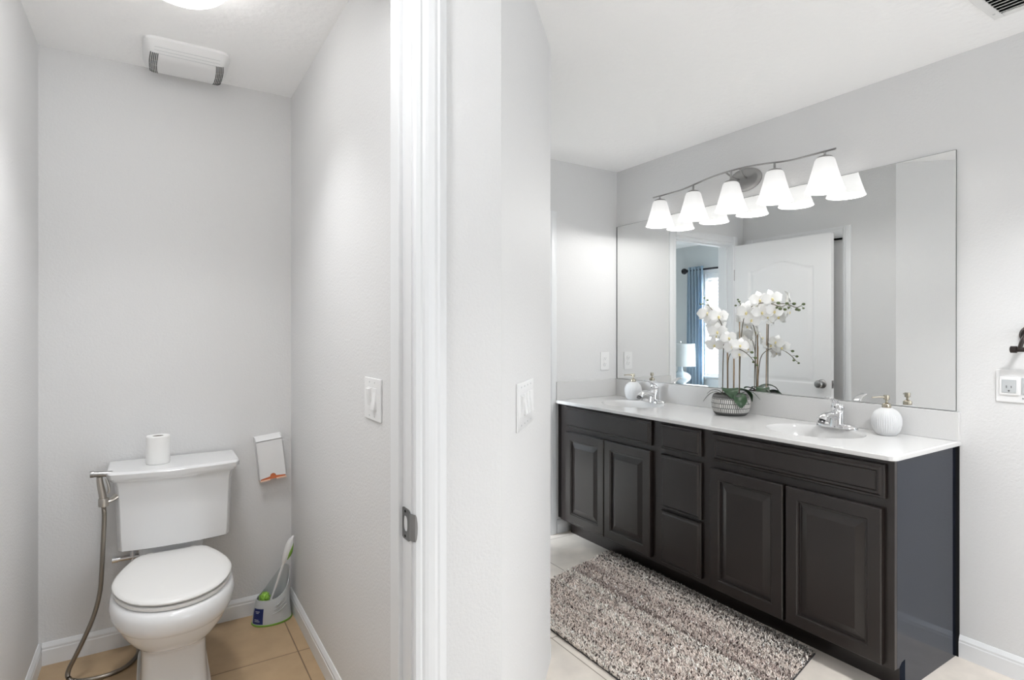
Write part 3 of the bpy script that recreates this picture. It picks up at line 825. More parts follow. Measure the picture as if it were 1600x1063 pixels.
# carcass: base with recessed toe space, face frame, filler at the end wall
box(bm, 2.335, XV-.004, VY0+.018, VY1, 0, .10)
box(bm, XF+.02, XV-.004, VY0+.019, VY1, .10, .70)
box(bm, XF, XF+.0201, VY0, VY1, .10, ZC-.0205, .001)
box(bm, XF+.006, XF+.03, VY1-.002, YE-.001, .105, ZC-.0205)
finish('carcass', bm, M_CAB, van, 0)
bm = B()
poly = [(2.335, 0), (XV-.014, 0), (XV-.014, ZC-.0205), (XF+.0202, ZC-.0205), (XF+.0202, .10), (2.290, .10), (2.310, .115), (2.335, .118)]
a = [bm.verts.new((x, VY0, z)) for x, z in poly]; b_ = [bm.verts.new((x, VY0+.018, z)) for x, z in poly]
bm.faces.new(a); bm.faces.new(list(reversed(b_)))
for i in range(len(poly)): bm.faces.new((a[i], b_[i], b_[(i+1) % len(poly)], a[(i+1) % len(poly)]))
o = finish('side_panel', bm, M_SIDE, van, 0); o['label'] = 'glossy dark end panel with painted blue daylight sheen'
bm = B(); box(bm, XV-.0139, XV-.001, VY0-.010, VY0+.012, 0.0, ZC-.021, .001); finish('scribe_strip', bm, M_DARK, van, 0)

def panel_front(name, y0, y1, z0, z1, prof):
    """raised-panel front: prof = (inset from the edge, proud of the face frame)"""
    bm = B()
    rings = [[Vector((XF-.0005, y, z)) for y, z in ((y0, z0), (y1, z0), (y1, z1), (y0, z1))]]
    for ins, d in prof:
        rings.append([Vector((XF-d, y, z)) for y, z in ((y0+ins, z0+ins), (y1-ins, z0+ins), (y1-ins, z1-ins), (y0+ins, z1-ins))])
    loft(bm, rings)
    return finish(name, bm, M_CAB, van, 0)
DOORP = [(0, .021), (.004, .025), (.048, .025), (.051, .0215), (.056, .0215), (.058, .0145), (.062, .0140), (.092, .0235), (.0935, .0235)]
DRAWP = [(0, .013), (.003, .0175), (.010, .0175), (.014, .0215), (.017, .024)]
FFP = [(0, .013), (.003, .0175), (.010, .0175), (.014, .0215), (.017, .024), (.024, .024), (.027, .0215), (.030, .024)]
panel_front('false_front', 2.155, 2.882, .716, .846, DRAWP)
panel_front('door', 2.521, 2.882, .122, .687, DOORP)
panel_front('door', 2.155, 2.516, .122, .687, DOORP)
panel_front('drawer', 1.830, 2.085, .716, .843, DRAWP)
panel_front('drawer', 1.830, 2.085, .410, .686, DRAWP)
panel_front('drawer', 1.830, 2.085, .125, .395, DRAWP)
panel_front('false_front', 1.016, 1.763, .713, .839, FFP)
panel_front('door', 1.405, 1.773, .110, .677, DOORP)
panel_front('door', 1.024, 1.393, .110, .677, DOORP)

# counter with backsplash and two integral oval basins
ct = thing('vanity_countertop', 'white cultured marble counter with two oval basins on the dark vanity', 'countertop', (2.5, 1.98, ZC))
SINKS = [(2.515, 1.435), (2.515, 2.575)]
SRX, SRY = .172, .208
bm = B()
cy0, cy1, cx1 = .977, YE-.0005, XV-.0005
def outline(ins):
    r = .030
    pts = [(cx1, cy1), (CX0+ins, cy1)]
    for k in range(7):
        a = PI+PI/2*k/6
        pts.append((CX0+r+(r-ins)*math.cos(a), cy0+r+(r-ins)*math.sin(a)))
    pts.append((cx1, cy0+ins))
    return pts
def vring(pts, z): return [bm.verts.new((x, y, z)) for x, y in pts]
top = vring(outline(.004), ZC); mid = vring(outline(0), ZC-.004); lo = vring(outline(0), ZC-.018); bot = vring(outline(.002), ZC-.020)
n = len(top)
for a, b_ in ((top, mid), (mid, lo), (lo, bot)):
    for i in range(n): bm.faces.new((a[i], a[(i+1) % n], b_[(i+1) % n], b_[i]))
edges = [bm.edges.get((top[i], top[(i+1) % n])) for i in range(n)]
NE = 64
hol = []
for sx_, sy_ in SINKS:
    ring = [bm.verts.new((sx_+SRX*math.cos(2*PI*i/NE), sy_+SRY*math.sin(2*PI*i/NE), ZC)) for i in range(NE)]
    hol.append(ring)
    edges += [bm.edges.new((ring[i], ring[(i+1) % NE])) for i in range(NE)]
bmesh.ops.triangle_fill(bm, use_beauty=True, edges=edges)
bedges = [bm.edges.get((bot[i], bot[(i+1) % n])) for i in range(n)]
hb = []
for sx_, sy_ in SINKS:
    ring = [bm.verts.new((sx_+(SRX+.01)*math.cos(2*PI*i/NE), sy_+(SRY+.01)*math.sin(2*PI*i/NE), ZC-.020)) for i in range(NE)]
    bedges += [bm.edges.new((ring[i], ring[(i+1) % NE])) for i in range(NE)]
bmesh.ops.triangle_fill(bm, use_beauty=True, edges=bedges)
finish('slab', bm, M_COUNTER, ct, 30)
bm = B(); box(bm, XM-.020, XV-.0005, .977, YE-.0005, ZC, .9935, .002); finish('backsplash', bm, M_COUNTER, ct, 30)
bm = B(); box(bm, CX0+.008, XM-.0205, YE-.020, YE-.0005, ZC, .9935, .002); finish('side_splash', bm, M_COUNTER, ct, 30)
for sx_, sy_ in SINKS:
    bm = B()
    rings = []
    for f, z in ((1.0, ZC), (.992, ZC-.003), (.975, ZC-.006), (.955, ZC-.012), (.91, ZC-.035), (.82, ZC-.070), (.68, ZC-.100), (.50, ZC-.118), (.30, ZC-.126), (.12, ZC-.129)):
        rings.append([Vector((sx_+SRX*f*math.cos(2*PI*i/NE), sy_+SRY*f*math.sin(2*PI*i/NE), z)) for i in range(NE)])
    loft(bm, rings, False, True)
    bs = finish('basin', bm, M_BASIN, ct, 50)
    bm = B(); lathe(bm, [(.024, ZC-.1285), (.024, ZC-.126), (.019, ZC-.125), (.017, ZC-.127), (.004, ZC-.124)], (sx_, sy_, 0), 24); finish('drain', bm, M_CHROME, bs, 40)

# faucets
FB = (2.690, 1.425, ZC)
fau = thing('faucet', 'chrome single lever faucet behind the right basin, beside the nearer soap dispenser', 'faucet', FB, 'chrome faucets on the counter')
x0, y0, z0 = FB
bm = B()
def fring(hw, hl, z, e=2.4, n=40):
    return [Vector((x0+hw*math.copysign(abs(math.cos(2*PI*i/n))**(2/e), math.cos(2*PI*i/n)), y0+hl*math.copysign(abs(math.sin(2*PI*i/n))**(2/e), math.sin(2*PI*i/n)), z0+z)) for i in range(n)]
loft(bm, [fring(.028, .080, 0), fring(.0285, .081, .004), fring(.026, .077, .012), fring(.020, .062, .019), fring(.014, .045, .023)]); finish('base_plate', bm, M_CHROME, fau, 50)
bm = B()
def bring(cx, r, z, n=28, sq=1.0): return [Vector((x0+cx+r*math.cos(2*PI*i/n), y0+r*sq*math.sin(2*PI*i/n), z0+z)) for i in range(n)]
loft(bm, [bring(0, .031, .004), bring(.001, .029, .02), bring(.003, .0265, .045), bring(.006, .025, .070), bring(.008, .0235, .080), bring(.009, .018, .087)]); finish('body', bm, M_CHROME, fau, 50)
bm = B()
tube(bm, [(x0-.010, y0, z0+.046), (x0-.04, y0, z0+.060), (x0-.075, y0, z0+.064), (x0-.100, y0, z0+.056), (x0-.114, y0, z0+.042)], [.017, .0165, .0165, .0170, .0165], 18, flat=(1.15, .9)); 
sp = finish('spout', bm, M_CHROME, fau, 50)
bm = B(); lathe(bm, [(.0125, -.006), (.0125, .0)], (0, 0, 0), 18); bmesh.ops.transform(bm, matrix=Matrix.Translation((x0-.116, y0, z0+.038)) @ Matrix.Rotation(math.radians(35), 4, 'Y'), verts=bm.verts); finish('aerator', bm, M_STRIKE, sp, 40)
bm = B()
loft(bm, [bring(.009, .0235, .081), bring(.008, .026, .090), bring(.004, .023, .102), bring(-.002, .015, .112), bring(-.006, .006, .116)])
tube(bm, [(x0+.004, y0, z0+.100), (x0-.010, y0, z0+.118), (x0-.032, y0, z0+.132), (x0-.060, y0, z0+.141), (x0-.078, y0, z0+.142)], [.016, .014, .012, .012, .008], 16, flat=(1.25, .5))
finish('lever', bm, M_CHROME, fau, 50)
bm = B(); ball(bm, (x0-.017, y0-.001, z0+.096), .0035, 8); finish('hot_cold_dot', bm, M_DARK, fau, 50)
fau.scale = (1.10, 1.16, 1.0)
f2 = dup(fau, (2.690, 2.565, ZC), 'chrome single lever faucet behind the left basin, nearer the end wall')

# soap dispensers
SB = (2.678, 1.208, ZC)
soap = thing('soap_dispenser', 'ribbed white soap dispenser on the counter right of the nearer faucet', 'soap dispenser', SB, 'white soap dispensers on the counter')
bm = B()
pr = [(.026, 0), (.035, .001), (.039, .005), (.0475, .021), (.0535, .040), (.0552, .058), (.0535, .076), (.0465, .094), (.036, .106), (.026, .113), (.020, .1165), (.016, .117)]
pp = [(p.x, p.y) for p in smooth_path([(r, z, 0) for r, z in pr], 3)]
lathe(bm, pp, SB, 200, rib=lambda a, z: .034*abs(math.sin(a*20))*(1 if .008 < z < .112 else 0)); finish('bottle', bm, M_CER, soap, 60)
bm = B(); lathe(bm, [(.0165, .115), (.0175, .117), (.0175, .130), (.0150, .134), (.009, .137), (.0052, .139), (.005, .152)], SB, 28); finish('collar', bm, M_BRASS, soap, 40)
bm = B(); lathe(bm, [(.0085, .150), (.0115, .152), (.0115, .169), (.0105, .171)], SB, 28); pm = finish('pump_head', bm, M_BRASS, soap, 40)
bm = B(); sd = Vector((-.80, .60, 0)).normalized(); c_ = Vector(SB)+Vector((0, 0, .162)); tube(bm, [c_, c_+sd*.034+Vector((0, 0, .0005)), c_+sd*.060+Vector((0, 0, -.002))], [.0052, .0040, .0032], 12); finish('nozzle', bm, M_BRASS, pm, 40)
s2 = dup(soap, (2.686, 2.742, ZC), 'ribbed white soap dispenser in the far corner of the counter by the end wall')

# mirror
mir = thing('wall_mirror', 'large frameless wall mirror above the vanity counter', 'mirror', (XM, 1.99, 1.0))
bm = B(); box(bm, XM+.0004, XV-.0002, .9915, YE-.002, .9955, 2.0635); finish('edge_backing', bm, M_MEDGE, mir, 0)
bm = B()
vs = [bm.verts.new(p) for p in ((XM, .9935, .9975), (XM, YE-.011, .9975), (XM, YE-.011, 2.0615), (XM, .9935, 2.0615))]
vb = [bm.verts.new((XM+.0006, v.co.y+(-.0015 if v.co.y < 2 else .0015), v.co.z+(-.0015 if v.co.z < 1.5 else .0015))) for v in vs]
bm.faces.new(list(reversed(vs)))
for i in range(4): bm.faces.new((vs[i], vb[i], vb[(i+1) % 4], vs[(i+1) % 4]))
finish('glass', bm, M_MIRROR, mir, 0)

# five-lamp vanity light
LY = [1.475, 1.730, 1.988, 2.245, 2.503]
LXC = 2.680
LYC = 1.975
vl = thing('vanity_light', 'satin nickel wavy bar light with five lit white glass shades above the mirror', 'wall light', (XV, LYC, 2.165))
bm = B(); lathe(bm, [(.001, 0), (.100, 0), (.1, .006), (.088, .014), (.080, .016), (.002, .018)], (0, 0, 0), 48, 'X', cap0=False, cap1=False)
for v in bm.verts: v.co = Vector((XV-.0002-v.co.x, LYC-.005+v.co.y*1.04, 2.163+v.co.z*.64))
finish('backplate', bm, M_NICKELL, vl, 40)
bz = lambda y: 2.171 + .033*max(0, 1-((y-1.985)/.36)**2)**1.4
bm = B()
ys = [1.425+k*(2.558-1.425)/24 for k in range(25)]
tube(bm, [(LXC, y, bz(y)) for y in ys], .0055, 10, 3, flat=(1.15, .8)); finish('bar', bm, M_NICKELL, vl, 40)
for s in (-.028, .028):
    bm = B(); tube(bm, [(XV-.012, LYC+s*.8, 2.168), (2.73, LYC+s, 2.172), (2.700, LYC+s*1.3, 2.186), (LXC, LYC+s*1.6, bz(LYC)-.003)], .005, 10); finish('arm', bm, M_NICKELL, vl, 40)
for y in LY:
    bm = B(); lathe(bm, [(.005, bz(y)+.003), (.0055, bz(y)-.005), (.0055, 2.155), (.012, 2.152), (.030, 2.146), (.034, 2.142), (.032, 2.139)], (LXC, y, 0), 24); finish('stem', bm, M_NICKELL, vl, 40)
    bm = B()
    pr = [(.028, 2.1385), (.038, 2.1365), (.0435, 2.128), (.056, 2.080), (.070, 2.030), (.081, 1.996), (.0865, 1.984), (.0845, 1.983), (.079, 1.994), (.068, 2.030), (.054, 2.080), (.041, 2.130)]
    lathe(bm, pr, (LXC, y, 0), 40, cap1=False); sh = finish('glass_shade', bm, M_SHADE, vl, 50)
    bm = B(); lathe(bm, [(.008, 2.135), (.014, 2.12), (.015, 2.095), (.026, 2.07), (.030, 2.045), (.026, 2.022), (.012, 2.012), (.002, 2.010)], (LXC, y, 0), 20); finish('bulb', bm, M_BULB, sh, 50)
    lamp('vanity_bulb_light', 'POINT', (LXC, y, 1.984), 2.9, (1.0, .99, .97), .012)

# ------------------------------------------------------------------ orchid
PC = Vector((2.636, 1.958, ZC))
orc = thing('orchid', 'white orchid arrangement in a grey stroked pot on the counter between the basins', 'potted orchid', tuple(PC))
bm = B(); n = 64
pr = [(.066, .0), (.076, .001), (.084, .008), (.089, .014)]
lathe(bm, pr, tuple(PC), n, cap1=False); finish('pot_foot', bm, M_POTD, orc, 40)
bm = B(); uvl = bm.loops.layers.uv.new('UVMap')
pr = [(.089, .014), (.0945, .026), (.098, .045), (.099, .062), (.0975, .080), (.094, .092)]
rings = loft(bm, [[PC+Vector((r*math.cos(2*PI*i/n), r*math.sin(2*PI*i/n), z)) for i in range(n)] for r, z in pr], False, False)
for f in bm.faces:
    angs_ = [math.atan2(l.vert.co.y-PC.y, l.vert.co.x-PC.x) for l in f.loops]
    if max(angs_)-min(angs_) > PI: angs_ = [a+2*PI if a < 0 else a for a in angs_]
    for l, a in zip(f.loops, angs_): l[uvl].uv = (a*.098, (l.vert.co.z-PC.z-.016)*1.0)
finish('pot_wall', bm, M_POT, orc, 40)
bm = B(); lathe(bm, [(.094, .092), (.0915, .100), (.087, .108), (.082, .110), (.080, .106), (.080, .085)], tuple(PC), n, cap0=False, cap1=False); finish('pot_rim', bm, M_POTD, orc, 40)
bm = B(); lathe(bm, [(.0805, .092), (.06, .098), (.03, .103), (.004, .105)], tuple(PC), 32, cap0=False); finish('moss', bm, M_MOSS, orc, 60)
def blade(name, pts, widths, m, th=.0012, cup=.25, side=None):
    """a leaf: strip along a path with a cupped cross-section"""
    P = smooth_path(pts, 6); W = [q.x for q in smooth_path([(w, 0, 0) for w in widths], 6)]
    bm = B(); rings = []
    for i, p in enumerate(P):
        t = (P[min(i+1, len(P)-1)]-P[max(i-1, 0)]).normalized()
        sd_ = Vector(side) if side else t.cross(Vector((0, 0, 1)))
        sd_ = (sd_-t*sd_.dot(t)).normalized(); nn = sd_.cross(t).normalized()
        if nn.z < 0: nn = -nn
        w = max(.0006, W[i])
        up_ = [p+sd_*(w*u)+nn*(cup*w*u*u) for u in (-1, -.6, -.25, 0, .25, .6, 1)]
        dn = [q-nn*th for q in reversed(up_)]
        rings.append(up_+dn)
    loft(bm, rings)
    return finish(name, bm, m, orc, 60)
T0 = PC+Vector((0, 0, .100))
V = lambda x, y, z: T0+Vector((x, y, z))
# broad leaves: camera side is toward -x, -y
blade('leaf', [V(.02, .02, .002), V(-.010, .004, .034), V(-.036, -.020, .044), V(-.060, -.046, .030), V(-.074, -.066, -.004)], [.010, .034, .042, .038, .006], M_LEAF, cup=.12)
blade('leaf', [V(0, -.012, 0), V(-.018, -.046, .014), V(-.036, -.078, .006), V(-.052, -.098, -.022), V(-.058, -.106, -.050)], [.008, .024, .032, .030, .006], M_LEAF)
blade('leaf', [V(.01, 0, 0), V(.03, -.025, .030), V(.055, -.045, .030), V(.078, -.060, .004), V(.088, -.068, -.030)], [.007, .024, .033, .030, .006], M_LEAF)
blade('leaf', [V(.01, .01, 0), V(.028, .03, .02), V(.055, .05, .03), V(.075, .06, .024)], [.007, .018, .020, .004], M_LEAF)
o = blade('leaf', [V(-.01, .02, 0), V(-.03, .055, .026), V(-.045, .085, .026), V(-.058, .108, .006)], [.005, .008, .008, .002], M_LEAFU); o['label'] = 'narrow grey-green leaf'
o = blade('leaf', [V(-.01, .03, 0), V(-.028, .075, .016), V(-.040, .110, -.002), V(-.05, .140, -.040)], [.005, .007, .006, .002], M_LEAFU); o['label'] = 'narrow grey-green leaf'
o = blade('leaf', [V(.02, -.02, 0), V(.05, -.06, .026), V(.07, -.09, .02), V(.085, -.118, -.014)], [.004, .006, .006, .002], M_LEAFU); o['label'] = 'narrow grey-green leaf'
o = blade('leaf', [V(.0, -.03, 0), V(-.005, -.07, .016), V(-.010, -.10, -.004), V(-.012, -.118, -.036)], [.004, .005, .005, .002], M_LEAFU); o['label'] = 'narrow grey-green leaf'

W3 = lambda x, y, z: Vector((x, y, z))
base_z = T0.z-.006
spA = [W3(2.632, 2.006, base_z), W3(2.632, 2.004, 1.10), W3(2.632, 2.000, 1.22), W3(2.634, 1.998, 1.31), W3(2.634, 2.020, 1.375), W3(2.630, 2.055, 1.425), W3(2.626, 2.090, 1.465), W3(2.624, 2.118, 1.505)]
spB = [W3(2.648, 1.912, base_z), W3(2.650, 1.910, 1.15), W3(2.655, 1.905, 1.30), W3(2.664, 1.893, 1.40), W3(2.680, 1.860, 1.455), W3(2.694, 1.810, 1.472), W3(2.700, 1.760, 1.466), W3(2.704, 1.715, 1.448), W3(2.706, 1.688, 1.455)]
spC = [W3(2.640, 1.978, base_z), W3(2.638, 1.976, 1.08), W3(2.630, 1.965, 1.18), W3(2.618, 1.925, 1.222), W3(2.606, 1.880, 1.228), W3(2.598, 1.838, 1.212), W3(2.594, 1.805, 1.188), W3(2.592, 1.778, 1.160)]
spD = [W3(2.646, 1.984, base_z), W3(2.650, 1.985, 1.12), W3(2.652, 1.99, 1.22), W3(2.650, 2.01, 1.275), W3(2.645, 2.035, 1.262)]
for pth, r in ((spA, .0026), (spB, .0026), (spC, .0022), (spD, .0022)):
    bm = B(); tube(bm, pth, [r]*3+[r*.85]*(len(pth)-4)+[r*.6], 8, 6); finish('flower_spike', bm, M_STEM, orc, 60)
for p0_, p1_, r in ((W3(2.642, 1.980, base_z), W3(2.640, 1.981, 1.305), .0042), (W3(2.655, 1.918, base_z), W3(2.652, 1.914, 1.375), .0030), (W3(2.668, 1.962, base_z), W3(2.668, 1.960, 1.24), .0040)):
    bm = B(); tube(bm, [p0_, p1_], r, 8); finish('stake', bm, M_STAKE, orc, 60)

def flower(c, face, s, roll=0.0):
    """phalaenopsis bloom: three sepals, two broad petals, a small yellow lip"""
    f = Vector(face).normalized(); u0 = Vector((0, 0, 1)); u0 = (u0-f*u0.dot(f)).normalized(); r0 = u0.cross(f).normalized()
    u = u0*math.cos(roll)+r0*math.sin(roll); r_ = u.cross(f).normalized()
    bm = B()
    def petal(ang, L, Wd, back):
        d = r_*math.cos(ang)+u*math.sin(ang); sdv = f.cross(d).normalized()
        rows = []
        for i in range(9):
            t = i/8; w = Wd*math.sin(PI*min(1, t*.94+.06))**.62*(0.55+.45*t) if t < 1 else 0.001
            row = []
            for k in range(7):
                q = (k-3)/3
                row.append(c+d*(L*t*(1-.10*q*q))+sdv*(w*q)+f*(s*(.10*math.sin(t*PI)-back*t*t+.05*q*q*math.sin(PI*t))))
            rows.append(row)
        loft(bm, rows, False, False, close=False)
    for ang in (PI/2, PI/2+2*PI/3, PI/2-2*PI/3): petal(ang+random.uniform(-.1, .1), s*.98, s*.36, .22)
    nb = f*(s*.03); c_old = c.copy(); c += nb
    for ang in (.18, PI-.18): petal(ang+random.uniform(-.1, .1), s*1.04, s*.62, .12)
    c -= nb
    o = finish('flower', bm, M_PETAL, orc, 70)
    bm = B()
    cc = c+f*(s*.10)
    vs = ball(bm, (0, 0, 0), s*.13, 10, (1, 1, 1))
    for v in vs: v.co = cc+r_*v.co.x*.8+u*(v.co.y*1.3-s*.10)+f*v.co.z*1.2
    finish('lip', bm, M_LIP, o, 60)
cd = Vector((-.79, -.60, 0.05))
def rf(dx=0, dy=0, dz=0, j=.22):
    return cd+Vector((dx+random.uniform(-j, j), dy+random.uniform(-j, j), dz+random.uniform(-j, j)))
for c_, s, dd in [((2.622, 2.098, 1.426), .050, (0, .2, 0)), ((2.606, 2.012, 1.405), .050, (0, -.2, .1)), ((2.636, 2.052, 1.356), .050, (0, .3, -.1)), ((2.604, 2.018, 1.322), .048, (0, .0, 0)), ((2.616, 2.046, 1.250), .047, (0, .2, -.1)), ((2.630, 1.966, 1.288), .042, (-.1, -.3, .2)),
                  ((2.668, 1.884, 1.424), .048, (0, .1, 0)), ((2.700, 1.828, 1.488), .048, (.1, -.1, .2)), ((2.690, 1.808, 1.422), .046, (-.1, 0, -.1)), ((2.704, 1.760, 1.492), .048, (0, -.2, .2)), ((2.686, 1.865, 1.385), .044, (0, .2, -.2)), ((2.712, 1.752, 1.428), .044, (.2, -.3, -.1)), ((2.722, 1.865, 1.470), .044, (1.4, .8, 0)), ((2.722, 1.795, 1.400), .042, (1.4, .7, 0)),
                  ((2.596, 1.918, 1.240), .042, (0, .1, 0)), ((2.594, 1.868, 1.250), .042, (0, -.2, .1)), ((2.636, 1.900, 1.245), .042, (1.4, .4, 0)), ((2.622, 1.845, 1.235), .042, (1.4, .5, 0)),
                  ((2.640, 2.082, 1.398), .046, (.2, .5, 0)), ((2.650, 2.030, 1.400), .046, (1.3, .5, .2)), ((2.648, 2.060, 1.300), .046, (1.4, .3, 0)), ((2.700, 1.900, 1.452), .046, (.3, .5, .1)), ((2.720, 1.835, 1.440), .046, (1.2, .2, 0)), ((2.610, 1.885, 1.205), .040, (.2, .1, -.2)), ((2.640, 1.868, 1.265), .040, (1.3, .2, .2))]:
    flower(Vector(c_), rf(*dd), s*1.16, random.uniform(-.3, .3))
def bud(c_, s, d=(0, 0, -1), att=None):
    bm = B(); vs = ball(bm, (0, 0, 0), s, 10, (.8, 1.15, .8))
    for v in vs: v.co += Vector(c_)
    if att: tube(bm, [att, tuple((Vector(att)+Vector(c_))*.5+Vector((0, 0, .004))), c_], .0011, 6, 4)
    finish('bud', bm, M_BUD, orc, 60)
for c_, s, a in [((2.624, 2.120, 1.512), .0062, spA[-1]), ((2.632, 2.106, 1.500), .0075, spA[-2]), ((2.618, 2.140, 1.478), .0070, spA[-2]), ((2.606, 2.116, 1.478), .005, spA[-2]),
                 ((2.704, 1.725, 1.468), .0095, spB[-3]), ((2.700, 1.712, 1.438), .0095, spB[-2]), ((2.712, 1.694, 1.434), .0085, spB[-2]), ((2.700, 1.676, 1.464), .0085, spB[-1]), ((2.708, 1.672, 1.442), .006, spB[-1]), ((2.716, 1.742, 1.446), .0085, spB[-3]),
                 ((2.594, 1.800, 1.216), .0085, spC[-3]), ((2.590, 1.778, 1.188), .0078, spC[-2]), ((2.596, 1.792, 1.166), .0070, spC[-2]), ((2.590, 1.768, 1.152), .0062, spC[-1])]:
    bud(c_, s, att=tuple(a))

# ------------------------------------------------------------------ rug
rug_q = [Vector((2.318, 2.565, 0)), Vector((2.292, 1.300, 0)), Vector((1.488, 1.120, 0)), Vector((1.488, 2.365, 0))]
rug = thing('bath_rug', 'shaggy grey and brown striped bath rug on the tile floor before the vanity', 'rug', (1.9, 1.84, 0))
bm = B()
def rq(u, v): return rug_q[0]*(1-u)*(1-v)+rug_q[1]*u*(1-v)+rug_q[2]*u*v+rug_q[3]*(1-u)*v    # u along its length, v away from the vanity
nU = 24
top = [rq(k/nU, 0) for k in range(nU)]+[rq(1, k/12) for k in range(12)]+[rq(1-k/nU, 1) for k in range(nU)]+[rq(0, 1-k/12) for k in range(12)]
loft(bm, [[p+Vector((0, 0, .0006)) for p in top], [p+Vector((0, 0, .006)) for p in top]]); finish('backing', bm, M_RUGB, rug, 0)
stripes = []
v = 0.0
rs = random.Random(3)
pal = [(.74, .69, .655), (.68, .62, .585), (.52, .455, .43), (.80, .76, .725), (.42, .365, .345), (.72, .67, .635), (.62, .56, .53)]
while v < 1.0:
    w = rs.choice([.012, .02, .03, .045, .06]); stripes.append((v, v+w, rs.choice(pal))); v += w
def stripe_col(v, u):
    if v < .035: return (.20, .195, .19) if rs.random() < .6 else (.36, .35, .33)
    if v < .16:
        k = int(v/.0135) % 3
        return ((.10, .09, .088), (.74, .72, .69), (.62, .59, .56))[k]
    v2 = v+.012*math.sin(u*9+v*30)
    for a, b, c in stripes:
        if a <= v2 < b: return c
    return pal[0]
verts, faces, cols = [], [], []
NT = 62000
for i in range(NT):
    u, v = rs.random(), rs.random()
    if rs.random() < .03: v = rs.choice((rs.random()*.01, 1-rs.random()*.01))
    p = rq(u*.995+.0025, v*.995+.0025)
    hgt = rs.uniform(.011, .021); a = rs.uniform(0, 2*PI); ln = rs.uniform(.003, .014); w = rs.uniform(.0014, .0028)
    d = Vector((math.cos(a), math.sin(a), 0)); sd_ = Vector((-d.y, d.x, 0))
    q0 = p+Vector((0, 0, .005)); q1 = p+d*ln*.4+Vector((0, 0, hgt*.7)); q2 = p+d*ln+Vector((0, 0, hgt))
    k = len(verts)
    verts += [q0-sd_*w, q0+sd_*w, q1+sd_*w, q1-sd_*w, q2+sd_*w*.5, q2-sd_*w*.5, q0+d*w*1.4, q1+d*w*1.4]
    faces += [(k, k+1, k+2, k+3), (k+3, k+2, k+4, k+5), (k+1, k+6, k+7, k+2), (k+6, k, k+3, k+7), (k+2, k+7, k+4), (k+7, k+3, k+5), (k+7, k+5, k+4)]
    base = stripe_col(v, u)
    rnd = rs.random()
    g = rs.uniform(.8, 1.25)
    if rnd < .16: base = (.07, .056, .052)
    elif rnd < .32: base = (.84, .80, .765)
    c = (min(.9, base[0]*g*1.04), min(.9, base[1]*g*.985), min(.9, base[2]*g*.95))
    cols.append(c)
me = bpy.data.meshes.new('pile'); me.from_pydata([tuple(Vector(v_)-Vector((1.9, 1.84, 0))) for v_ in verts], [], faces); me.update()
ca = me.color_attributes.new('yarn', 'FLOAT_COLOR', 'POINT')
flat = []
for c in cols: flat += [c[0], c[1], c[2], 1.0]*8
ca.data.foreach_set('color', flat)
me.materials.append(M_RUG)
o = bpy.data.objects.new('pile', me); C.objects.link(o); o.parent = rug; o['kind'] = 'stuff'

# ------------------------------------------------------------------ towel holder and ceiling register at the right edge
tw = thing('towel_holder', 'dark bronze towel holder on the right wall at the edge of the picture', 'towel holder', (XV, .745, 1.31))
bm = B(); lathe(bm, [(.036, 0), (.036, .006), (.030, .011), (.028, .016), (.018, .020), (.016, .026)], (0, 0, 0), 28, 'X')
for v in bm.verts: v.co = Vector((XV-v.co.x, .757+v.co.y, 1.308+v.co.z))
finish('rosette', bm, M_BRONZE, tw, 40)
bm = B(); tube(bm, [(XV-.02, .757, 1.308), (XV-.040, .760, 1.306), (XV-.056, .768, 1.288), (XV-.062, .774, 1.262), (XV-.064, .776, 1.254)], [.011, .010, .0075, .007, .008], 14); finish('arm', bm, M_BRONZE, tw, 40)
bm = B(); tube(bm, [(XV-.064, .796, 1.253), (XV-.064, .60, 1.253)], .0085, 16); lathe(bm, [(.009, .802), (.013, .800), (.013, .783), (.0085, .780)], (XV-.064, 0, 1.253), 18, 'Y'); finish('bar', bm, M_BRONZE, tw, 40)

vr = thing('ceiling_register', 'white louvred air register in the ceiling at the top right corner', 'air vent', (2.44, .63, H))
RX0, RX1, RY0, RY1 = 2.275, 2.575, .455, .805
bm = B(); fw = .030
for a in ((RX0, RX1, RY0, RY0+fw), (RX0, RX1, RY1-fw, RY1), (RX0, RX0+fw, RY0+fw, RY1-fw), (RX1-fw, RX1, RY0+fw, RY1-fw)): box(bm, a[0], a[1], a[2], a[3], H-.007, H, .002)
finish('frame', bm, M_VENT, vr, 40)
bm = B(); box(bm, RX0+fw, RX1-fw, RY0+fw, RY1-fw, H-.0022, H-.0004); finish('duct_shadow', bm, M_DARK, vr, 0)
k = 0
x = RX0+fw+.010
while x < RX1-fw-.004:
    bm = B(); box(bm, -.0095, .0095, RY0+fw, RY1-fw, -.0008, .0008); bmesh.ops.transform(bm, matrix=Matrix.Translation((x, 0, H-.007)) @ Matrix.Rotation(math.radians(-32), 4, 'Y'), verts=bm.verts); finish('louvre', bm, M_VENT, vr, 0); x += .0235
bm = B(); lathe(bm, [(.004, H-.0082), (.004, H-.006)], (RX1-.05, RY1-.014, 0), 12); finish('screw', bm, M_GPLAS, vr, 40)

dn = thing('added_fill_downlight', 'round white ring of the added fill light in the bathroom ceiling above the frame', 'ceiling light', (1.90, .10, H))  # housing for the added bath fill
bm = B(); lathe(bm, [(.150, H), (.150, H-.010), (.140, H-.014), (.118, H-.014), (.116, H-.002)], (1.90, .10, 0), 40, cap0=False, cap1=False); finish('trim_ring', bm, M_TRIM, dn, 40)
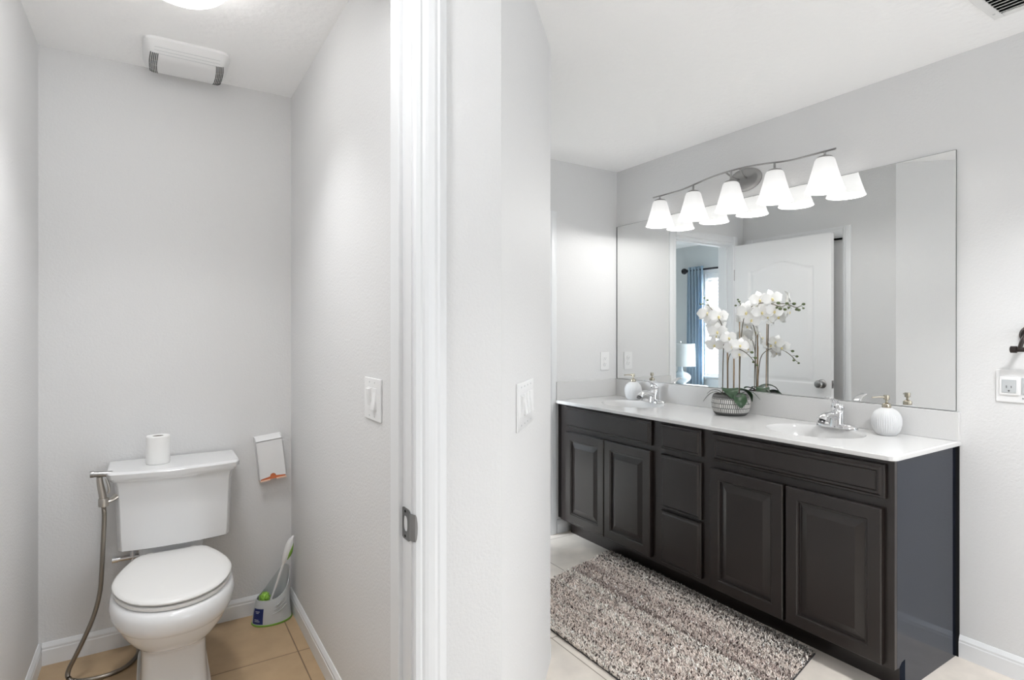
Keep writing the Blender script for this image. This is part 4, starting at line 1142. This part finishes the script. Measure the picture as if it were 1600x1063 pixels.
# added fill globes, one on a stand and one hung, both unseen
for (gx, gy, gz), M_GLOBE, lb in zip(GLOBES, M_GLOBES, ('added white fill globe on a floor stand behind the camera', 'added white fill globe hanging unseen before the toilet room doorway')):
    gl_ = thing('fill_globe', lb, 'lamp', (gx, gy, H if gz > 2 else 0))
    bm = B()
    lathe(bm, [(.06, H), (.062, H-.012), (.02, H-.03), (.012, H-.04), (.012, gz+.12), (.035, gz+.117), (.035, gz+.10)] if gz > 2 else [(.15, .0), (.15, .018), (.02, .03), (.012, .04), (.012, gz-.12), (.035, gz-.117), (.035, gz-.10)], (gx, gy, 0), 24); finish('mount', bm, M_NICKELL, gl_, 40)
    bm = B(); ball(bm, (gx, gy, gz), .12, 24); finish('globe', bm, M_GLOBE, gl_, 60)

# ================================================================== BEDROOM (seen in the mirror)
# curtain rod and curtain
rod = thing('curtain_rod', 'dark iron curtain rod with ball finial over the bedroom window', 'curtain rod', (BX+.085, 4.2, 2.122))
bm = B(); tube(bm, [(BX+.085, 3.2, 2.122), (BX+.085, 5.03, 2.122)], .0125, 14); finish('pole', bm, M_IRON, rod, 40)
bm = B(); lathe(bm, [(.012, 5.03), (.022, 5.035), (.018, 5.045), (.034, 5.060), (.040, 5.080), (.034, 5.100), (.010, 5.114)], (BX+.085, 0, 2.122), 20, 'Y'); finish('finial', bm, M_IRON, rod, 40)
bm = B(); tube(bm, [(BX, 5.00, 2.122), (BX+.085, 5.00, 2.122)], .009, 10); finish('bracket', bm, M_IRON, rod, 40)
def curtain(name, y0, y1, label, seed):
    bm = B(); nf = 5; N_ = 90; rings = []
    for j, z in enumerate((2.165, 2.13, 2.08, 1.9, 1.6, 1.2, .8, .4, .06)):
        row = []
        for i in range(N_+1):
            t = i/N_
            sp_ = 1+.10*(j/8)
            y = (y0+y1)/2+(t-.5)*(y1-y0)*sp_
            xx = BX+.085+(.034+.004*math.sin(j+seed))*math.sin(t*nf*2*PI+.15*j)
            row.append(Vector((xx, y, z)))
        rings.append(row)
    front = rings
    loft(bm, front, False, False, close=False)
    o = finish(name, bm, M_CURT, None, 60)
    md = o.modifiers.new('cloth', 'SOLIDIFY'); md.thickness = .0015
    return tag(o, label, 'curtain')
curtain('curtain', 4.775, 5.015, 'blue curtain panel gathered beside the bedroom window, seen in the mirror', 0)
# blinds
bl = thing('window_blind', 'white slatted blind in the bedroom window, seen in the mirror', 'blind', (BX-.02, (BWY0+BWY1)/2, BWZ1))
bm = B(); box(bm, BX-.05, BX-.005, BWY0+.004, BWY1-.004, BWZ1-.06, BWZ1-.002, .003); finish('headrail', bm, M_BLIND, bl, 40)
bm = B()
z = BWZ1-.085
while z > BWZ0+.04:
    box(bm, -.024, .024, BWY0+.008, BWY1-.008, -.0014, .0014, mtx=Matrix.Translation((BX-.028, 0, z)) @ Matrix.Rotation(math.radians(40), 4, 'Y')); z -= .044
finish('slats', bm, M_BLIND, bl, 0)
bm = B(); box(bm, BX-.05, BX-.006, BWY0+.008, BWY1-.008, BWZ0+.004, BWZ0+.024, .003); finish('bottom_rail', bm, M_BLIND, bl, 0)
# window casing board
bm = B(); w = .06
box(bm, BX, BX+.016, BWY0-w, BWY0, BWZ0-w, BWZ1+w, .003); box(bm, BX, BX+.016, BWY1, BWY1+w, BWZ0-w, BWZ1+w, .003)
box(bm, BX, BX+.016, BWY0, BWY1, BWZ1, BWZ1+w, .003); box(bm, BX, BX+.045, BWY0-w-.02, BWY1+w+.02, BWZ0-.025, BWZ0, .004)
struct('trim_4', bm, M_TRIM)
# nightstand and table lamp
NC = (.12, 4.74)
ns = thing('nightstand', 'grey wooden nightstand under the lamp in the bedroom', 'nightstand', (NC[0], NC[1], 0.006))
bm = B(); box(bm, NC[0]-.24, NC[0]+.24, NC[1]-.22, NC[1]+.22, .655, .68, .004); finish('top', bm, M_WOOD, ns, 40)
bm = B(); box(bm, NC[0]-.225, NC[0]+.225, NC[1]-.205, NC[1]+.205, .16, .655, .003); bd_ = finish('body', bm, M_WOOD, ns, 40)
for z0_, z1_ in ((.19, .40), (.42, .63)):
    bm = B(); box(bm, NC[0]+.225, NC[0]+.243, NC[1]-.19, NC[1]+.19, z0_, z1_, .004); dr = finish('drawer', bm, M_WOOD, ns, 40)
    bm = B(); lathe(bm, [(.006, 0), (.007, .012), (.015, .018), (.012, .026)], (NC[0]+.243, NC[1], (z0_+z1_)/2), 16, 'X'); finish('knob', bm, M_NICKELL, dr, 40)
for sx_ in (-1, 1):
    for sy_ in (-1, 1):
        bm = B(); lathe(bm, [(.014, .006), (.022, .16)], (NC[0]+sx_*.19, NC[1]+sy_*.17, 0), 12); finish('leg', bm, M_WOOD, ns, 40)
tl = thing('table_lamp', 'pale glazed gourd table lamp with white drum shade, seen in the mirror', 'table lamp', (NC[0], NC[1], .68))
lx, ly = NC
bm = B(); lathe(bm, [(.06, .68), (.062, .69), (.05, .70), (.075, .715), (.112, .745), (.125, .775), (.118, .805), (.085, .83), (.042, .845), (.030, .862), (.028, .90), (.022, .915)], (lx, ly, 0), 36); finish('base', bm, M_LBASE, tl, 50)
bm = B(); lathe(bm, [(.178, .915), (.170, 1.185), (.168, 1.185), (.176, .915)], (lx, ly, 0), 48, cap0=False, cap1=False); finish('lamp_shade', bm, M_LSHADE, tl, 40)
bm = B(); tube(bm, [(lx, ly, .91), (lx, ly, 1.20)], .004, 8); tube(bm, [(lx-.169, ly, 1.18), (lx+.169, ly, 1.18)], .002, 6); tube(bm, [(lx, ly-.169, 1.18), (lx, ly+.169, 1.18)], .002, 6); ball(bm, (lx, ly, 1.205), .012, 12); finish('harp', bm, M_NICKELL, tl, 40)

for o in list(bpy.data.objects):
    if '_org' in o: del o['_org']
